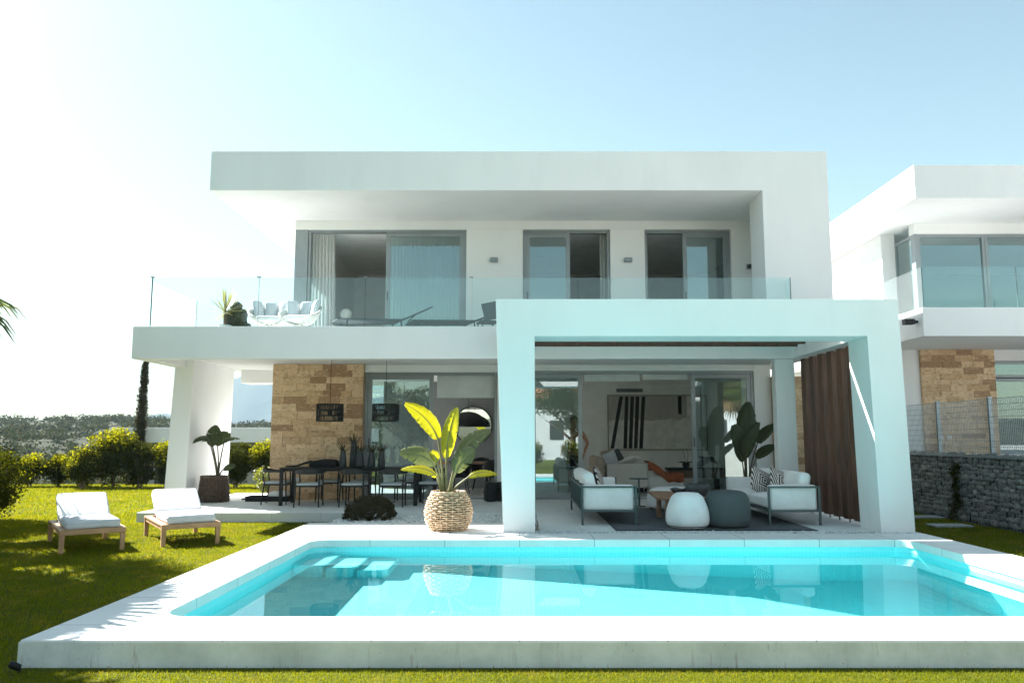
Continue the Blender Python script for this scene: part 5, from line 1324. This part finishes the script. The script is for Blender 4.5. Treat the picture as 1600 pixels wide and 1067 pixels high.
# cypress
cyp = leaf_mat('cypress_leaf', (.045, .05, .03), (.075, .065, .04), .15, (1.2, 1.1, .6), .0)
t = thing('cypress_tree', 'slim dark cypress rising behind the low white building', 'tree', (-14.9, 31.3, -1.6)); rng = np.random.default_rng(4); Lq = []
for k in range(46):
    q = k / 45; r_ = .33 * (1 - q) ** .7 + .07; Lq.append(leaves(rng, (rng.uniform(-.06, .06) + .35 * q * .5, rng.uniform(-.06, .06), .5 + q * 5.6), (r_, r_, .34), 520, .075, lumps=8, lump_r=.6, aspect=.35))
V, F = merge(Lq); np_mesh('crown', V, F, cyp, t); MB().tube([(0, 0, 0), (.02, 0, 2.2), (.15, 0, 5.6)], [.10, .07, .02], 8).build('trunk', bark_m, t, smooth=True)
# low white building at the edge of the valley
t = thing('garden_pavilion', 'low flat white building with a deep roof edge behind the hedge', 'building', (-10, 33, -3)); Wp = dict(parent=t, world=True)
MB().box(-16.2, -6.5, 31.6, 37, 1.16, 1.74).build('roof', white, bevel=.01, **Wp); MB().box(-15.6, -7, 33.2, 36.8, -4.5, 1.158).build('wall', M('shaded_render', (.45, .44, .42), .9), **Wp)  # wall colour darkened to stand for shade under the roof edge
for k in range(4): MB().box(-15 + k * 2.1, -13.9 + k * 2.1, 33.15, 33.199, -.9, .9).build('window', frame_dark, **Wp)
# creeper on the gabion
t = thing('wall_creeper', 'thin dark creeper climbing the gabion wall under the fence', 'plant', (8.05, 15.0, LAWN)); rng = np.random.default_rng(31)
V, F = merge([leaves(rng, (0, rng.uniform(-.12, .12), .12 + k * .1), (.05, .20 + .04 * math.sin(k), .12), 130, .04, lumps=6) for k in range(10)]); np_mesh('foliage', V, F, hedge_d, t); MB().tube([(0, 0, 0), (0, .06, .4), (0, -.05, .8), (0, .05, 1.1)], .012, 5).build('stem', bark_m, t)
t = thing('garden_sprinkler', 'small black lawn sprinkler at the left corner of the pool deck', 'sprinkler', (-3.27, 5.43, LAWN)); o = MB().lathe([(.0, 0), (.022, 0), (.024, .05), (.02, .07), (0, .072)], n=14).build('body', black_m, t, smooth=True); o.rotation_euler = (R(60), 0, R(-70)); o.location.z = .035; MB().tube([(0, 0, .0), (0, 0, .04)], .008, 6).build('stem', black_m, t)

# fan palms left of the frame and behind the viewer
palm_m = leaf_mat('palm_leaf', (.075, .095, .025), (.05, .07, .02), .4, (1.7, 1.5, .5), .06)
dead_m = leaf_mat('dry_palm_leaf', (.22, .155, .08), (.15, .10, .05), .2, (1.3, 1.2, .8), .0)
def fan_palm(label, loc, height, nf, pl, fr, seed, group='fan palms around the garden'):
    t = thing('fan_palm', label, 'palm', loc, 0, group); rnd = random.Random(seed)
    pts = [(rnd.uniform(-.05, .05) * i, rnd.uniform(-.05, .05) * i * .5, -.05 + height * i / 7) for i in range(8)]
    mb = MB().tube(pts, [.24, .20, .19, .18, .18, .18, .19, .17], 14)
    trunk = mb.build('trunk', bark_m, t, smooth=True); top = Vector(pts[-1])
    rnd2 = random.Random(seed + 5); mb = MB()
    for k in range(150):
        z = height * rnd2.random(); a = rnd2.uniform(0, 6.28); p = Vector((.17 * math.cos(a), .17 * math.sin(a), z)); mb.tube([p, p + Vector((.09 * math.cos(a), .09 * math.sin(a), .10))], [.03, .012], 4)
    mb.build('leaf_stubs', bark_m, trunk)
    for k in range(nf):
        a = k * 2.39996 + rnd.uniform(-.2, .2); q = k / nf; el = 1.25 - 1.9 * q + rnd.uniform(-.1, .1)
        d = Vector((math.cos(a) * math.cos(el), math.sin(a) * math.cos(el), math.sin(el))); L_ = pl * rnd.uniform(.85, 1.1)
        c_ = top + d * L_ + Vector((0, 0, -.18 * L_ * L_)); mid = top + d * L_ * .5
        ax_ = (c_ - mid).normalized(); sd = ax_.cross(Vector((0, 0, 1))); sd = sd.normalized() if sd.length > .1 else Vector((1, 0, 0)); up = sd.cross(ax_).normalized()
        V = []; F = []; ns = 26
        for j in range(ns):
            b_ = R(-115 + 230 * j / (ns - 1)); dr = ax_ * math.cos(b_) + sd * math.sin(b_); r_ = fr * (.75 + .25 * math.cos(b_ * .8)) * rnd.uniform(.9, 1.06); wv = sd * math.cos(b_) - ax_ * math.sin(b_)
            w_ = r_ * .052; b0 = len(V)
            p1 = c_ + dr * r_ * .5 + up * .03; p2 = c_ + dr * r_ * .82 - Vector((0, 0, .07 * r_)); p3 = c_ + dr * r_ - Vector((0, 0, .26 * r_))
            V += [c_, p1 + wv * w_, p1 - up * w_ * .4, p1 - wv * w_, p2 + wv * w_ * .6, p2 - up * w_ * .3, p2 - wv * w_ * .6, p3]
            F += [(b0, b0 + 1, b0 + 2), (b0, b0 + 2, b0 + 3), (b0 + 1, b0 + 4, b0 + 5, b0 + 2), (b0 + 2, b0 + 5, b0 + 6, b0 + 3), (b0 + 4, b0 + 7, b0 + 5), (b0 + 5, b0 + 7, b0 + 6)]
        f = MB().add(V, F).build('frond', dead_m if q > .88 else palm_m, t)
        MB().tube([top, mid, c_], [.022, .015, .01], 5).build('petiole', stem_m, f)
    return t
fan_palm('fan palm at the left frame edge, its nearer fronds reaching in from the left', (-8.50, 9.5, LAWN), 3.6, 26, 1.05, 1.1, 3)
fan_palm('fan palm beyond the side hedge, throwing frond shadows on the left lounger', (-12.1, 15.45, LAWN), 4.35, 14, .95, 1.0, 8)
fan_palm('fan palm just outside the left frame edge, shading the lawn in front of the loungers', (-9.85, 11.75, LAWN), 3.9, 15, 1.05, 1.1, 21)
fan_palm('fan palm outside the left frame edge, nearest the viewer', (-8.7, 7.9, LAWN), 3.7, 18, 1.05, 1.15, 25)
fan_palm('fan palm mirrored in the left sliding door of the ground floor', (-6.5, -.6, LAWN), 3.3, 30, .9, 1.0, 12)
fan_palm('fan palm mirrored in the right sliding door of the ground floor', (10.6, -2.5, .78), 3.0, 24, .9, 1.0, 15)
# garden behind the viewer, mirrored in the glass
labs = ['yellow tipped bush mirrored in the glass, left end of its row', 'yellow tipped bush mirrored in the glass, second of its row from the left', 'yellow tipped bush mirrored in the glass, middle of its row', 'yellow tipped bush mirrored in the glass, second of its row from the right', 'yellow tipped bush mirrored in the glass, right end of its row']
for k in range(5): shrub('garden_bush', labs[k], 'bush', (-3.6 + k * 2.1, -5.2 - .3 * (k % 2), LAWN), (.8, .7, .72), 3500, .085, hedge_d, 110 + k, 'yellow tipped bushes on the far side of the pool', tips=hedge_y)
def tree(name, label, loc, h, rad, n, mat, seed, group=None):
    t = thing(name, label, 'tree', loc, 0, group); rng = np.random.default_rng(seed); rnd = random.Random(seed)
    V, F = leaves(rng, (0, 0, h), rad, n, .16, lumps=26, lump_r=.38, shell=.45); np_mesh('crown', V, F, mat, t)
    mb = MB().tube([(0, 0, -.05), (.05, .03, h * .35), (.02, 0, h * .7), (0, 0, h)], [.22, .17, .12, .05], 10)
    for k in range(7): a = k * .9; z = h * rnd.uniform(.3, .6); mb.tube([(0, 0, z), (rad[0] * .3 * math.cos(a), rad[1] * .3 * math.sin(a), z + h * .2), (rad[0] * .65 * math.cos(a), rad[1] * .65 * math.sin(a), z + h * .38)], [.09, .06, .02], 6)
    mb.build('trunk', bark_m, t, smooth=True); return t
tree_m = leaf_mat('tree_leaf', (.06, .075, .025), (.035, .05, .016), .3, (1.5, 1.4, .5), .05)
for k, (x, y, h, r_) in enumerate(((-10.5, -8, 3.2, 2.6), (-6.4, -10.5, 3.0, 2.6), (3.2, -13, 3.4, 2.8), (6.8, -11, 3.0, 2.4), (12.5, -9, 3.6, 2.6))):
    tree('garden_tree', ['round dark tree mirrored left of the reflected palm', 'broad dark tree mirrored beside the reflected palm trunk', 'broad olive green tree mirrored in the living room glass', 'smaller dark tree mirrored between the house and the broad tree', 'dark tree mirrored in the neighbour windows'][k], (x, y, LAWN if x < 8 else .75), h, (r_, r_, 1.9), 9000, tree_m, 130 + k, 'trees on the far side of the pool')
terra = M('terracotta_roof', (.42, .16, .08), .85, (.30, .11, .06), 4, .6, 14)
for k, (x, y, lab) in enumerate(((11.5, -24, 'white house with terracotta roof mirrored in the right door and the neighbour glass'), (26, -20, 'second white house with terracotta roof mirrored in the neighbour windows'), (2.5, -27, 'far white house with terracotta roof mirrored behind the broad tree'))):
    t = thing('mirrored_house', lab, 'house', (x, y, 0)); MB().box(-4, 4, -4, 4, -3, 4.2).build('wall', white, t); MB().hexa([(-4.5, -4.5, 4.202), (4.5, -4.5, 4.202), (4.5, 4.5, 4.202), (-4.5, 4.5, 4.202)], [(-2, -.2, 5.9), (2, -.2, 5.9), (2, .2, 5.9), (-2, .2, 5.9)]).build('roof', terra, t)
    for q in (-2.2, .2, 2.4): MB().box(q - .5, q + .5, 4.001, 4.03, 1.2, 2.6).build('window', frame_dark, t)

# ================================================================== AIR
hz, nt, b = newmat('haze_air'); nt.nodes.remove(b)
pv = N(nt, 'ShaderNodeVolumePrincipled'); pv.inputs['Color'].default_value = (.36, .49, .56, 1); pv.inputs['Density'].default_value = HAZE; pv.inputs['Anisotropy'].default_value = 0.0
nt.links.new(pv.outputs[0], nt.nodes['Material Output'].inputs['Volume'])
o = MB().box(-4700, 2500, -1700, 4900, -120, 400).build('haze', hz); props(o, 'pale bluish air haze over the valley and mountain', 'haze', None, 'stuff')
